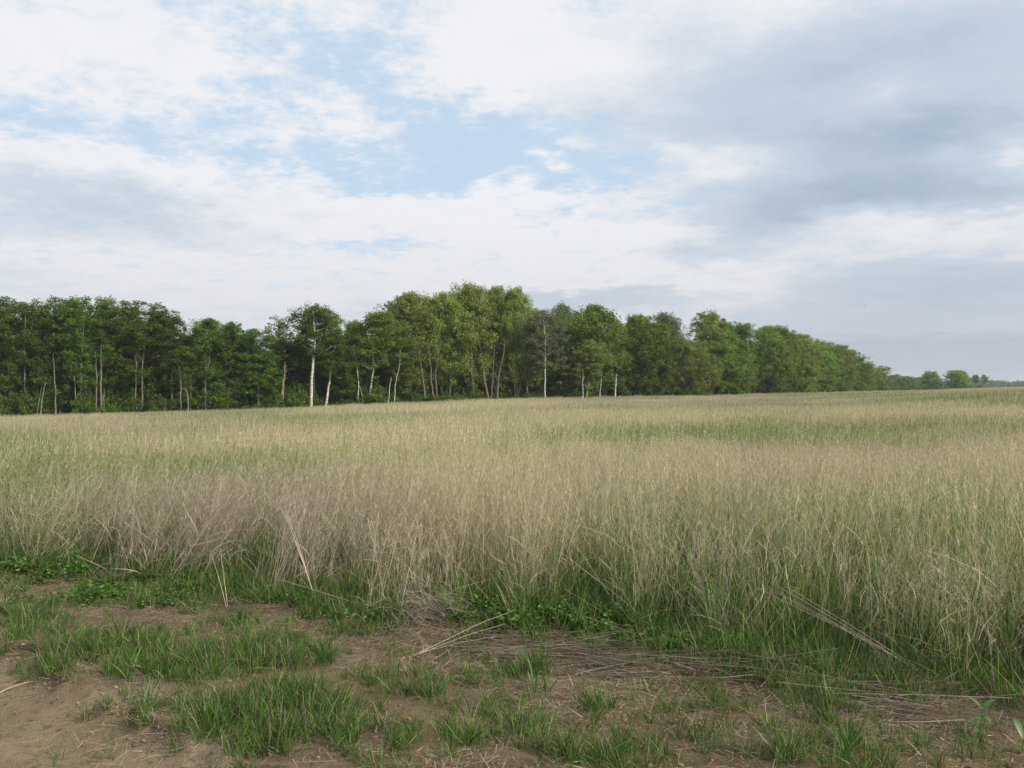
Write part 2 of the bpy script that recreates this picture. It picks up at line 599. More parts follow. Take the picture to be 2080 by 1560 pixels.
def clump_green(seed, n, rad, H, w, lean=.22, droop=.35, segs=4, old=.1):
    R = np.random.default_rng(seed)
    b = disc(R, n, rad)
    out = b / max(rad, 1e-6)
    d = unit(np.stack([out[:, 0] * .2 + R.normal(0, lean, n), out[:, 1] * .2 + R.normal(0, lean, n), np.ones(n)], 1))
    hz = d.copy(); hz[:, 2] = 0
    bend = hz * (droop * R.random(n) * 3)[:, None] + np.stack([np.zeros(n), np.zeros(n), -droop * R.random(n) ** 2], 1)
    L = H * (.45 + .55 * R.random(n))
    gr = np.where(R.random(n) < old, .99, R.random(n) * .6)
    v, q, vc, _ = strands(R, b, d, L, w * (.6 + .6 * R.random(n)), bend, segs, 'blade', gr=gr, t0=0.3, t1=.5)
    return v, q, vc


def clump_weed(seed, n, rad, H):
    """low broad-leaved weed: short stems with pairs of small oval leaves"""
    R = np.random.default_rng(seed)
    P = []
    b = disc(R, n, rad)
    d = leanv(R, n, .35)
    L = H * (.4 + .6 * R.random(n))
    v, q, vc, _ = strands(R, b, d, L, np.full(n, .004), np.zeros((n, 3)), 1, 'stem', gr=np.zeros(n))
    P.append((v, q, vc))
    k = n * 13
    own = R.integers(0, n, k)
    t = .2 + .8 * R.random(k)
    pos = b[own] + d[own] * (L[own] * t)[:, None]
    a = R.random(k) * 2 * np.pi
    dd = unit(np.stack([np.cos(a), np.sin(a), .1 + .7 * R.random(k)], 1))
    ln = .012 + .018 * R.random(k)
    bb = np.stack([np.zeros(k), np.zeros(k), -.4 * R.random(k)], 1)
    v, q, vc, _ = strands(R, pos, dd, ln, ln * .55, bb, 3, 'leaf', gr=np.zeros(k), t0=.4, t1=.4)
    P.append((v, q, vc))
    return merge(P)


def clump_straw(seed, n, rad, Lmax, w, flat=.06, aligned=None):
    """litter: straws lying on the ground"""
    R = np.random.default_rng(seed)
    b = disc(R, n, rad); b[:, 2] = .004 + flat * R.random(n) ** 3
    a = R.random(n) * 2 * np.pi if aligned is None else R.normal(0, aligned, n) + np.pi * (R.random(n) < .5)
    d = unit(np.stack([np.cos(a), np.sin(a), R.normal(0.02, .10, n)], 1))
    L = Lmax * (.12 + .88 * R.random(n) ** 2.2)
    bend = np.stack([R.normal(0, .05, n), R.normal(0, .05, n), -.03 * np.ones(n)], 1)
    v, q, vc, _ = strands(R, b - d * (L * .5)[:, None], d, L, w * (.5 + R.random(n)), bend, 2, 'stem', gr=np.ones(n), t0=.9, t1=.9)
    v[:, 2] = np.maximum(v[:, 2], .002)
    return v, q, vc


def scatter(name, variants, pts, rot, scl, tint, mat, label, cat='grass', idx=None):
    """ONE object: the clump variants and loose points in one mesh; geometry nodes put a variant on each point"""
    vs, fs, cs, vid, o = [], [], [], [], 0
    for k, (v, f, c) in enumerate(variants):
        vs.append(v); fs.append(f + o); cs.append(c); vid.append(np.full(len(v), k)); o += len(v)
    n = len(pts)
    vs.append(pts); cs.append(np.zeros((n, 3))); vid.append(np.full(n, -1))
    V = np.concatenate(vs)
    me = new_mesh(name, V, np.concatenate(fs), mat)
    add_attr(me, 'vc', 'FLOAT_VECTOR', np.concatenate(cs))
    add_attr(me, 'vid', 'INT', np.concatenate(vid))

    def full(a, dim):
        r = np.zeros((len(V), dim) if dim > 1 else len(V)); r[o:] = a
        return r
    add_attr(me, 'rot', 'FLOAT_VECTOR', full(rot, 3))
    add_attr(me, 'scl', 'FLOAT_VECTOR', full(scl if scl.ndim == 2 else np.repeat(scl[:, None], 3, 1), 3))
    add_attr(me, 'tint', 'FLOAT_VECTOR', full(tint, 3))
    add_attr(me, 'pick', 'INT', full(rng.integers(0, len(variants), n) if idx is None else idx, 1))
    ob = link(name, me)
    tag(ob, label, cat, kind='stuff')
    ng = bpy.data.node_groups.new(name + '_scatter', 'GeometryNodeTree')
    ng.interface.new_socket('Geometry', in_out='INPUT', socket_type='NodeSocketGeometry')
    ng.interface.new_socket('Geometry', in_out='OUTPUT', socket_type='NodeSocketGeometry')
    Nn, Ll = ng.nodes, ng.links
    gi, go = Nn.new('NodeGroupInput'), Nn.new('NodeGroupOutput')

    def named(nm, typ):
        a = Nn.new('GeometryNodeInputNamedAttribute'); a.data_type = typ
        a.inputs['Name'].default_value = nm
        return a.outputs['Attribute']

    def sel(k):
        cmp_ = Nn.new('FunctionNodeCompare'); cmp_.data_type = 'INT'; cmp_.operation = 'EQUAL'
        ia = [s for s in cmp_.inputs if s.type == 'INT']
        Ll.new(named('vid', 'INT'), ia[0]); ia[1].default_value = k
        sg = Nn.new('GeometryNodeSeparateGeometry'); sg.domain = 'POINT'
        Ll.new(gi.outputs[0], sg.inputs['Geometry'])
        Ll.new(cmp_.outputs[0], sg.inputs['Selection'])
        return sg.outputs['Selection']
    j = Nn.new('GeometryNodeJoinGeometry')
    for k in range(len(variants)):
        gti = Nn.new('GeometryNodeGeometryToInstance')
        Ll.new(sel(k), gti.inputs[0])
        Ll.new(gti.outputs[0], j.inputs[0])
    iop = Nn.new('GeometryNodeInstanceOnPoints')
    Ll.new(sel(-1), iop.inputs['Points'])
    Ll.new(j.outputs[0], iop.inputs['Instance'])
    iop.inputs['Pick Instance'].default_value = True
    Ll.new(named('pick', 'INT'), iop.inputs['Instance Index'])
    e2r = Nn.new('FunctionNodeEulerToRotation')
    Ll.new(named('rot', 'FLOAT_VECTOR'), e2r.inputs[0])
    Ll.new(e2r.outputs[0], iop.inputs['Rotation'])
    Ll.new(named('scl', 'FLOAT_VECTOR'), iop.inputs['Scale'])
    Ll.new(iop.outputs[0], go.inputs[0])
    md = ob.modifiers.new('scatter', 'NODES')
    md.node_group = ng
    return ob


def wedge(n_per_m2, d0, d1, azdeg=39, lo=None):
    a0, a1 = math.radians(-azdeg), math.radians(azdeg)
    area = (a1 - a0) / 2 * (d1 * d1 - d0 * d0)
    n = int(area * n_per_m2)
    a = a0 + (a1 - a0) * rng.random(n)
    r = np.sqrt(d0 * d0 + rng.random(n) * (d1 * d1 - d0 * d0))
    return r * np.sin(a), r * np.cos(a)


# ------------------------------------------------------------------ where the wood starts (per column of azimuth)
WU = np.array([-900, 0, 300, 600, 800, 1040, 1300, 1500, 1650, 1720, 1800, 1850])
WD = np.array([84, 90, 93, 97, 106, 116, 128, 145, 180, 215, 260, 420])


def wood_d(u):
    return np.interp(u, WU, WD)


def patch(u, v, lst):
    acc = np.zeros_like(u)
    for (px, py, rx, ry, w) in lst:
        acc += w * np.exp(-((u - px) / rx) ** 2 - ((v - py) / ry) ** 2)
    return acc


def field_tint(x, y):
    """patchwork of the meadow: share of green blades, share of mauve-brown heads, lightness"""
    zt = terrain(x, y) + .85
    u, v = to_px(x, y, zt)
    w1 = (fbm(x / 3.2, y / 3.2, 71, 3) - .5)
    w2 = (fbm(x / 9.0 + 5, y / 9.0, 72, 3) - .5)
    w3 = (fbm(x / 1.1, y / 1.1, 73, 2) - .5)
    green = .35 + .95 * w1 + .50 * w3 + .9 * w2 + 1.4 * patch(u, v, [
        (450, 912, 440, 30, .44), (850, 925, 160, 22, .18), (30, 920, 120, 60, .25), (1350, 915, 200, 20, .15), (1100, 870, 120, 18, .14),
        (1750, 850, 380, 18, .35), (1500, 860, 160, 18, .2), (1700, 1020, 320, 60, .20), (1960, 1040, 250, 90, .10), (1300, 1000, 120, 40, .10),
        (1600, 1180, 700, 130, -.34), (400, 1020, 600, 90, -.50), (850, 1010, 250, 60, -.06), (1000, 815, 600, 12, -.08), (820, 868, 240, 15, -.14),
        (1900, 800, 300, 8, .3), (1650, 925, 360, 30, -.34), (300, 862, 300, 14, -.2), (1900, 885, 250, 14, -.2), (1150, 830, 300, 10, -.2), (450, 835, 200, 8, .25), (1250, 860, 160, 12, .2), (1230, 905, 160, 20, -.1)])
    mauve = .28 + 1.1 * w2 + .25 * w1 + patch(u, v, [
        (350, 1010, 520, 70, .80), (700, 985, 200, 30, .18), (1250, 960, 130, 26, .35), (1550, 960, 120, 20, .3), (1400, 1060, 250, 60, .35), (1350, 1120, 250, 70, .3),
        (1750, 1120, 500, 80, .45), (1900, 960, 260, 26, .15), (1900, 825, 300, 12, .3), (300, 835, 300, 8, .35), (1500, 812, 200, 8, .3),
        (850, 865, 330, 20, -.3), (1000, 830, 250, 16, -.25), (1000, 1040, 230, 60, -.15), (1650, 915, 320, 30, .25), (500, 880, 400, 18, -.2), (1300, 850, 200, 20, -.1)])
    bright = 1.0 + .16 * w1 + .14 * w3 - .05 * np.clip(mauve, 0, 1)
    return np.stack([np.clip(green, 0, 1), np.clip(mauve, 0, 1), bright], 1)


# ------------------------------------------------------------------ the meadow
def meadow():
    # near
    near = [clump_dry(100 + i, 42, .22, 1.0, .0030, 11, .0022, .8, 3) for i in range(8)]
    x, y = wedge(13, 3.0, 14.0, 42)
    s = edge_s(x, y) + (fbm(x * 1.4, y * 1.4, 81, 3) - .5) * .7
    k = (s > .05) & (rng.random(len(x)) < .35 + .65 * sstep(s, .0, .7))
    x, y, s = x[k], y[k], s[k]
    n = len(x)
    u, v = to_px(x, y)
    h = (.80 + .22 * rng.random(n) + .25 * (fbm(x / 1.3, y / 1.3, 82, 3) - .5)) * (.80 + .2 * sstep(s, 0, .9))
    h *= 1 - .10 * sstep(np.hypot(x, y), 8, 13)
    left = sstep(-x, -.3, 3.0) * (1 - sstep(s, 1.5, 4.0))
    tilt = .07 + .10 * rng.random(n) + .34 * left
    ang = np.where(rng.random(n) < .25, rng.random(n) * 6.28, rng.normal(-.2, .7, n))     # leaning to the right
    rot = np.stack([-np.sin(ang) * tilt, np.cos(ang) * tilt, rng.random(n) * 6.28], 1)
    # euler XYZ: the spin about z must come first, so tilt axes are rotated with it; good enough as scatter for most,
    # and the lean is kept by undoing the spin on the tilt direction
    rz = rng.random(n) * 6.28
    ca, sa = np.cos(rz), np.sin(rz)
    rot = np.stack([np.zeros(n), np.zeros(n), rz], 1)
    rot[:, 0], rot[:, 1] = tilt_euler(ang, tilt, rz)
    scl = np.stack([.9 + .3 * rng.random(n)] * 2 + [h], 1)
    z = ground_z(x, y) - .02
    scatter('dry_meadow_grass', near, np.stack([x, y, z], 1), rot, scl, field_tint(x, y), M_DRY,
            'tall dry tan and mauve grass with feathery heads along the front of the field')
    # middle
    mid = [clump_dry(200 + i, 32, .30, .95, .0054, 6, .0040, .9, 1, .28) for i in range(6)]
    x, y = wedge(8.5, 13.5, 38.0, 40)
    n = len(x)
    h = .72 + .25 * rng.random(n) + .3 * (fbm(x / 4, y / 4, 83, 3) - .5)
    rz = rng.random(n) * 6.28
    tilt = .05 + .12 * rng.random(n); ang = rng.normal(0, .9, n)
    tx, ty = tilt_euler(ang, tilt, rz)
    scl = np.stack([1.0 + .3 * rng.random(n)] * 2 + [h], 1)
    scatter('pale_meadow_grass', mid, np.stack([x, y, terrain(x, y) - .02], 1), np.stack([tx, ty, rz], 1), scl, field_tint(x, y), M_DRY,
            'yellowish dry grass mixed with green in the middle of the field')
    # far
    far = [clump_dry(300 + i, 30, .60, .95, .0125, 2, .008, .8, 0, .2) for i in range(6)]
    x, y = wedge(2.7, 37.0, 175.0, 40)
    u = 1040 + F * x / y
    d = np.hypot(x, y)
    k = d < wood_d(u) + 6
    # thin out with distance: they overlap more and more at the grazing view
    k &= rng.random(len(x)) < 1 - .45 * sstep(d, 60, 150)
    x, y, d = x[k], y[k], d[k]
    n = len(x)
    h = .70 + .25 * rng.random(n) + .3 * (fbm(x / 6, y / 6, 84, 3) - .5)
    rz = rng.random(n) * 6.28
    tilt = .04 + .08 * rng.random(n); ang = rng.normal(0, .9, n)
    tx, ty = tilt_euler(ang, tilt, rz)
    scl = np.stack([1.0 + .4 * sstep(d, 40, 150)] * 2 + [h], 1)
    scatter('distant_meadow_grass', far, np.stack([x, y, terrain(x, y) - .03], 1), np.stack([tx, ty, rz], 1), scl, field_tint(x, y), M_DRY,
            'far meadow grass running back to the edge of the wood')
    # green under-storey
    gr = [clump_green(400 + i, 40, .17, .52, .0055, .22, .30) for i in range(6)]
    x, y = wedge(24, 3.0, 14.0, 42)
    s = edge_s(x, y) + (fbm(x * 1.4, y * 1.4, 85, 3) - .5) * .7
    k = (s > -.12) & (rng.random(len(x)) < .45 + .5 * sstep(fbm(x / .8, y / .8, 86, 2), .35, .6))
    x, y, s = x[k], y[k], s[k]
    n = len(x)
    h = (.5 + .45 * rng.random(n)) * (.55 + .55 * sstep(s, -.1, .6)) * (1.0 + .08 * sstep(x, -2.5, 2.5))
    rot = np.stack([rng.normal(0, .1, n), rng.normal(0, .1, n), rng.random(n) * 6.28], 1)
    tint = np.stack([.62 + .3 * rng.random(n), rng.random(n), .85 + .3 * rng.random(n)], 1)
    scatter('green_undergrowth', gr, np.stack([x, y, ground_z(x, y) - .01], 1), rot, np.stack([h * 1.1, h * 1.1, h * 1.25], 1), tint, M_GREEN,
            'lush green blades growing at the foot of the tall dry grass')


def tilt_euler(ang, tilt, rz):
    """x and y euler angles so that, with the final spin rz, the clump leans by tilt towards world angle ang"""
    a = ang - rz
    return -np.sin(a) * tilt, np.cos(a) * tilt


meadow()


# ------------------------------------------------------------------ verge: short grass, weeds, litter
def verge_density(x, y):
    u, v = to_px(x, y)
    nz = fbm(x * 3.2, y * 3.2, 91, 3) - .5
    d = patch(u, v, [
        (215, 1335, 120, 34, .9), (330, 1350, 90, 30, .7), (480, 1350, 110, 34, .95), (590, 1335, 60, 24, .8), (560, 1450, 120, 45, 1.25), (470, 1470, 70, 50, 1.2),
        (540, 1520, 90, 30, 1.0), (700, 1480, 70, 40, 1.0), (40, 1275, 80, 30, .7), (150, 1305, 120, 20, .5), (400, 1222, 190, 20, .7), (250, 1262, 160, 14, -.3), (560, 1290, 160, 16, -.2),
        (900, 1500, 70, 24, .95), (960, 1520, 90, 24, .8), (750, 1390, 46, 20, .7), (870, 1385, 30, 18, .9), (1085, 1375, 50, 20, .95), (660, 1330, 26, 20, 1.0),
        (1240, 1540, 120, 22, .75), (1100, 1500, 60, 20, .45), (1030, 1440, 60, 18, .3), (1640, 1390, 90, 20, .8), (1750, 1395, 90, 18, .7), (1850, 1530, 60, 22, .35), (1975, 1500, 50, 40, .6),
        (700, 1270, 110, 24, .6), (1280, 1260, 100, 24, .35), (330, 1400, 60, 20, .35), (1990, 1400, 120, 18, .4), (1560, 1540, 60, 16, .4), (1430, 1490, 40, 24, .25)])
    s = edge_s(x, y)
    edge = sstep(s, -.32, .05) * .55
    g = d + edge + nz * 1.5 + (fbm(x * 9, y * 9, 98, 2) - .5) * 1.2 + .21
    g = np.where(track_s(x, y) < -.1, g - .42, g)
    return g


def scatter_verge():
    tuft = [clump_green(500 + i, 16, .04, .20, .0045, .24, .38, 4, .16) for i in range(8)]
    x, y = wedge(800, 3.2, 9.5, 42)
    s = edge_s(x, y)
    g = verge_density(x, y)
    k = (s < .5) & (rng.random(len(x)) < np.clip(g, .0, 1) ** 1.3 * .62)
    x, y, g = x[k], y[k], g[k]
    n = len(x)
    h = (.45 + .5 * rng.random(n)) * (.55 + .55 * np.clip(g, 0, 1.1))
    rot = np.stack([rng.normal(0, .18, n), rng.normal(0, .18, n), rng.random(n) * 6.28], 1)
    tint = np.stack([.60 + .3 * rng.random(n), rng.random(n), .9 + .35 * rng.random(n)], 1)
    scatter('verge_grass', tuft, np.stack([x, y, ground_z(x, y) - .004], 1), rot, h, tint, M_GREEN,
            'patches of short bright green grass on the bare verge')
    # weeds
    weed = [clump_weed(600 + i, 10, .07, .10) for i in range(6)]
    x, y = wedge(190, 3.2, 10.5, 42)
    u, v = to_px(x, y)
    s = edge_s(x, y)
    g = patch(u, v, [(60, 1170, 220, 34, .9), (350, 1195, 200, 20, .5), (1080, 1270, 110, 24, 1.2), (1200, 1290, 120, 24, 1.2), (1000, 1250, 120, 30, .6),
                     (720, 1250, 120, 24, .7), (1350, 1320, 120, 20, .7), (1500, 1360, 80, 18, .7), (1000, 1310, 60, 10, .4), (150, 1225, 200, 16, .4)])
    g = g * (2.4 * fbm(x * 2.5, y * 2.5, 95, 3) - .4) - .12
    k = (s < .9) & (rng.random(len(x)) < g)
    x, y, g = x[k], y[k], g[k]
    n = len(x)
    rot = np.stack([rng.normal(0, .1, n), rng.normal(0, .1, n), rng.random(n) * 6.28], 1)
    tint = np.stack([.9 + 0 * x, rng.random(n), .8 + .4 * rng.random(n)], 1)
    scatter('low_weeds', weed, np.stack([x, y, ground_z(x, y)], 1), rot, .55 + 1.1 * rng.random(n) ** 1.5, tint, M_WEED,
            'low bright leafy weeds creeping along the foot of the tall grass', 'weeds')
    # litter
    straw = [clump_straw(700 + i, 26, .16, .16, .0026, .03) for i in range(8)]
    x, y = wedge(95, 3.1, 9.5, 42)
    s = edge_s(x, y)
    u, v = to_px(x, y)
    g = .30 + .5 * sstep(s, -1.2, -.2) + patch(u, v, [(1050, 1340, 250, 30, .7), (620, 1290, 260, 24, .8), (150, 1245, 150, 16, .5), (1300, 1400, 200, 30, .4), (800, 1340, 200, 20, .5), (370, 1440, 60, 50, .8),
                                                       (250, 1490, 160, 30, .3), (650, 1550, 300, 18, .5)])
    g *= .35 + 1.3 * fbm(x * 2.2, y * 2.2, 96, 3)
    g = np.where(track_s(x, y) < -.15, g * .55, g)
    k = (s < .6) & (rng.random(len(x)) < g)
    x, y = x[k], y[k]
    n = len(x)
    rot = np.stack([rng.normal(0, .05, n), rng.normal(0, .05, n), rng.random(n) * 6.28], 1)
    tint = np.stack([0 * x, rng.random(n) ** 1.3, .75 + .5 * rng.random(n)], 1)
    scatter('straw_litter', straw, np.stack([x, y, ground_z(x, y) + .002], 1), rot, .6 + .9 * rng.random(n), tint, M_STRAW,
            'short broken straws scattered over the bare earth', 'straw')
    # flattened stalks lying along the front of the grass
    lodge = [clump_straw(800 + i, 70, .22, .95, .0042, .10, .16) for i in range(5)]
    x, y = wedge(13, 3.2, 8.5, 42)
    s = edge_s(x, y)
    u, v = to_px(x, y)
    g = patch(u, v, [(1150, 1318, 260, 16, 1.3), (1500, 1378, 190, 15, 1.5), (1300, 1345, 200, 14, 1.1), (900, 1300, 130, 12, .7), (1850, 1415, 180, 18, 1.2), (560, 1262, 130, 10, .5), (2000, 1440, 120, 16, 1.0)])
    k = rng.random(len(x)) < g
    x, y = x[k], y[k]
    n = len(x)
    rz = np.where(x < 1.4, -.16, -.30) + rng.normal(0, .12, n)
    tint = np.stack([0 * x, .35 + .65 * rng.random(n), .55 + .5 * rng.random(n)], 1)
    rot = np.stack([rng.normal(0, .03, n), rng.normal(0, .03, n), rz], 1)
    scatter('flattened_stalks', lodge, np.stack([x, y, ground_z(x, y) + .004], 1), rot, .7 + .5 * rng.random(n), tint, M_STRAW,
            'grey brown stalks lying flat along the front of the field', 'straw')


scatter_verge()


def clods():
    """small crumbs of earth and pebbles"""
    import bmesh
    vars_ = []
    for i in range(4):
        bm = bmesh.new()
        bmesh.ops.create_icosphere(bm, subdivisions=2, radius=1.0)
        v = np.array([p.co[:] for p in bm.verts]); f = np.array([[q.index for q in p.verts] for p in bm.faces])
        bm.free()
        R = np.random.default_rng(900 + i)
        dirs = R.normal(size=(7, 3))
        v = v * (1 + .22 * np.sin(v @ dirs.T * 2 + R.random(7) * 6).mean(1, keepdims=True) * 2.0)
        v[:, 2] *= .62
        vars_.append((v, f, np.tile([[.5, .5, .5]], (len(v), 1))))
    s = NT('earth_crumbs')
    tg, tm, tb = s.attr('tint', 'INSTANCER')
    col = s.mix(tg, (.10, .068, .042, 1), (.27, .20, .135, 1))
    p = s.n('ShaderNodeBsdfPrincipled', {'Base Color': col, 'Roughness': .95})
    s.nt.links.new(p.outputs[0], s.out.inputs['Surface'])
    x, y = wedge(1100, 3.1, 8.0, 42)
    g = .10 + .9 * np.exp(-((track_s(x, y) + (fbm(x * 1.3, y * 1.3, 11, 3) - .5) * .35) / .14) ** 2)
    g = (g + .25 * (track_s(x, y) > 0)) * sstep(fbm(x * 2.6, y * 2.6, 97, 3), .42, .62)
    k = (edge_s(x, y) < 0) & (rng.random(len(x)) < g)
    x, y = x[k], y[k]; n = len(x)
    sc = .0028 + .011 * rng.random(n) ** 5
    rot = np.stack([rng.normal(0, .3, n), rng.normal(0, .3, n), rng.random(n) * 6.28], 1)
    scatter('earth_crumbs', vars_, np.stack([x, y, ground_z(x, y) + sc * .2], 1), rot, sc, np.stack([rng.random(n) ** 2] * 3, 1), s.m,
            'crumbs of dry brown earth and small pebbles on the bare track', 'soil')


clods()


# ------------------------------------------------------------------ trees
def tube(pts, rad, sides=6):
    pts = np.asarray(pts, float); rad = np.asarray(rad, float)
    n = len(pts)
    tan = np.gradient(pts, axis=0); tan = unit(tan)
    ref = np.array([0.0, 1.0, 0.0]) if abs(tan[0][1]) < .9 else np.array([1.0, 0, 0])
    a = unit(np.cross(tan, ref)); b = np.cross(tan, a)
    th = np.linspace(0, 2 * np.pi, sides, endpoint=False)
    v = pts[:, None] + (a[:, None] * np.cos(th)[None, :, None] + b[:, None] * np.sin(th)[None, :, None]) * rad[:, None, None]
    vi = np.arange(n * sides).reshape(n, sides)
    nx_ = np.roll(vi, -1, 1)
    q = np.stack([vi[:-1], nx_[:-1], nx_[1:], vi[1:]], -1).reshape(-1, 4)
    return v.reshape(-1, 3), q


def limb(R, p0, d0, L, r0, up=.3, wob=.12, n=6):
    pts = [np.array(p0, float)]; d = unit(np.array(d0, float))
    for i in range(n):
        d = unit(d + R.normal(0, wob, 3) + np.array([0, 0, up / n]))
        pts.append(pts[-1] + d * L / n)
    return np.array(pts), r0 * (1 - .85 * np.linspace(0, 1, n + 1))


def leaves_at(R, centres, radii, per, size, flat=.6, shell=0.0):
    n = len(centres) * per
    own = np.repeat(np.arange(len(centres)), per)
    v = unit(R.normal(size=(n, 3)))
    rr = (R.random(n) ** .45)
    off = v * rr[:, None] * np.stack([np.ones(n), np.ones(n), np.full(n, flat)], 1)
    pos = centres[own] + off * radii[own][:, None]
    nrm = unit(R.normal(size=(n, 3)) + np.array([0, 0, .5]) + v * .6)
    ref = unit(R.normal(size=(n, 3)))
    a = unit(np.cross(nrm, ref)); b = np.cross(nrm, a)
    sz = size * (.6 + .8 * R.random(n))[:, None]
    vv = np.stack([pos - a * sz * .5, pos - b * sz * .34 + nrm * sz * .06, pos + a * sz * .5, pos + b * sz * .34 + nrm * sz * .06], 1).reshape(-1, 3)
    q = np.arange(n * 4).reshape(n, 4)
    tone = R.random(len(centres))[own] * .75 + R.random(n) * .25
    hi = np.clip(off[:, 2] / np.maximum(flat, .1) * .5 + .3 + .2 * R.random(n), 0, 1) * 0 + R.random(n) ** 3
    vc = np.repeat(np.stack([tone, hi, R.random(n)], 1), 4, 0)
    return vv, q, vc


def build_tree(kind, seed, H=10.0):
    """returns (trunk verts, quads), (crown verts, quads, vc); unit height H, base at origin"""
    R = np.random.default_rng(seed)
    TV, TQ, off = [], [], 0
    cen, rad = [], []

    def put(pts, rr, sides=6):
        nonlocal off
        v, q = tube(pts, rr, sides)
        TV.append(v); TQ.append(q + off); off += len(v)

    spec = {
        #         limbs, start, crown width profile fn, puff r, puff/leaf, leaf size, trunk r, flat
        'aspen': (46, .05, lambda t: .15 * (np.sin(np.pi * np.clip((t + .10) / 1.14, 0, 1)) ** .5 + .12), .38, 58, .112, .0105, 1.0),
        'aspen_airy': (32, .24, lambda t: .15 * (np.sin(np.pi * np.clip((t - .10) / .95, 0, 1)) ** .6 + .12), .36, 50, .112, .0100, 1.0),
        'aspen_white': (26, .38, lambda t: .15 * (np.sin(np.pi * np.clip((t - .32) / .74, 0, 1)) ** .5 + .12), .40, 50, .112, .0135, 1.0),
        'cotton': (54, .16, lambda t: .19 * (np.sin(np.pi * np.clip((t - .02) / 1.05, 0, 1)) ** .75 + .12), .45, 46, .13, .0125, 1.05),
        'broad': (60, .03, lambda t: .32 * (np.sin(np.pi * np.clip((t + .22) / 1.25, 0, 1)) ** .7), .50, 34, .17, .014, 1.05),
        'dome': (56, .10, lambda t: .32 * (np.sin(np.pi * np.clip((t + .08) / 1.10, 0, 1)) ** .7), .50, 34, .17, .014, 1.05),
        'umbrella': (26, .50, lambda t: .22 * (np.sin(np.pi * np.clip((t - .42) / .60, 0, 1)) ** .5), .42, 30, .15, .014, .8),
        'spire': (16, .55, lambda t: .10 * (np.sin(np.pi * np.clip((t - .45) / .60, 0, 1)) ** .7 + .1), .32, 22, .15, .010, .9),
        'hedge': (60, .03, lambda t: .50 * (np.sin(np.pi * np.clip((t + .16) / 1.18, 0, 1)) ** .55), .75, 34, .26, .016, .8),
        'drooping': (60, .03, lambda t: .42 * (np.sin(np.pi * np.clip((t + .25) / 1.27, 0, 1)) ** .7), .48, 32, .16, .013, 1.0),
    }[kind]
    nl, st, prof, pr, per, ls, tr, flat = spec
    npt = 14
    if kind == 'hedge': flat = .85
    zz = np.linspace(0, .96 * H, npt)
    wob = np.cumsum(R.normal(0, .011 * H / 10 * 3, (npt, 2)), 0)
    wob -= wob[0]
    lean = R.normal(0, .03, 2)
    tp = np.stack([wob[:, 0] + lean[0] * zz, wob[:, 1] + lean[1] * zz, zz], 1)
    trad = tr * H * (1 - .9 * np.linspace(0, 1, npt) ** 1.1) + .01
    trad[0] *= 1.35
    tp[0, 2] = -.5
    nst = 1
    put(tp, trad, 7)
    stems = [(tp, trad)]
    if kind in ('cotton', 'broad', 'dome', 'umbrella', 'drooping') or (kind in ('aspen', 'aspen_airy') and R.random() < .4):
        for _ in range(3 if kind == 'cotton' else 2):
            i0 = int(npt * (R.uniform(.0, .12) if kind == 'cotton' else R.uniform(.18, .45)))
            a = R.random() * 6.28
            d = (math.cos(a) * .32, math.sin(a) * .32, 1.0)
            pts, rr = limb(R, tp[i0], d, H * R.uniform(.62, .80) * (1 - i0 / npt * .8), trad[i0] * .75, .25, .07, 8)
            put(pts, rr, 6); stems.append((pts, rr))
    for i in range(nl):
        t = st + (1 - st) * ((i + R.random()) / nl) * .97
        sp, sr = stems[R.integers(0, len(stems))] if R.random() < .45 else stems[0]
        top = sp[-1, 2] / H
        if t > top - .02:
            sp, sr = stems[0]
        zq = t * H
        p = np.array([np.interp(zq, sp[:, 2], sp[:, k]) for k in range(3)])
        r0 = np.interp(zq, sp[:, 2], sr) * .45
        a = i * 2.4 + R.normal(0, .5)
        W = prof(t) * H * R.uniform(.55, 1.0) * (1 if t < .8 else .75)
        rise = (.8 if kind[:5] == 'aspen' or kind == 'cotton' else .5) + 1.6 * t * t
        if kind == 'drooping': rise = -.1 + .6 * t
        pts, rr = limb(R, p, (math.cos(a), math.sin(a), rise), W * (1.1 + .25 * t), max(r0, .015), .35 if kind != 'drooping' else -.5, .16, 6)
        put(pts, rr, 4)
        for tt in np.linspace(.35, 1.0, max(3, int(W / .38))):
            q = np.array([np.interp(tt, np.linspace(0, 1, len(pts)), pts[:, k]) for k in range(3)])
            if R.random() < .12: continue
            cen.append(q + R.normal(0, .30, 3)); rad.append(pr * R.uniform(.45, 1.35) * (1.15 - .35 * tt))
        if W > .9:
            for _ in range(3):
                j = R.integers(2, len(pts) - 1)
                aa = a + R.choice([-1, 1]) * R.uniform(.5, 1.3)
                p2, r2 = limb(R, pts[j], (math.cos(aa), math.sin(aa), .4), W * .5, rr[j] * .6, .2, .2, 4)
                put(p2, r2, 3)
                for q in p2[1:]:
                    cen.append(q + R.normal(0, .1, 3)); rad.append(pr * R.uniform(.5, 1.0))
    for sp, sr in stems:
        for q in sp[-3:]:
            cen.append(q + R.normal(0, .15, 3)); rad.append(pr * R.uniform(.6, 1))
    # sprays between the limbs, in bunches, so the crown is not tiered
    ne = int(len(cen) * (.22 if kind not in ('umbrella', 'spire', 'aspen_white') else .2))
    bt = st + (1 - st) * R.random(ne // 3 + 1) ** .85
    ba = R.random(len(bt)) * 6.28
    for t, a in zip(bt, ba):
        W = prof(t) * H * R.uniform(.55, 1.12)
        c0 = np.array([np.interp(t * H, stems[0][0][:, 2], stems[0][0][:, k]) for k in range(3)]) + np.array([math.cos(a) * W, math.sin(a) * W, 0])
        for _ in range(3):
            cen.append(c0 + R.normal(0, 1, 3) * np.array([.22, .22, .55])); rad.append(pr * R.uniform(.5, 1.1))
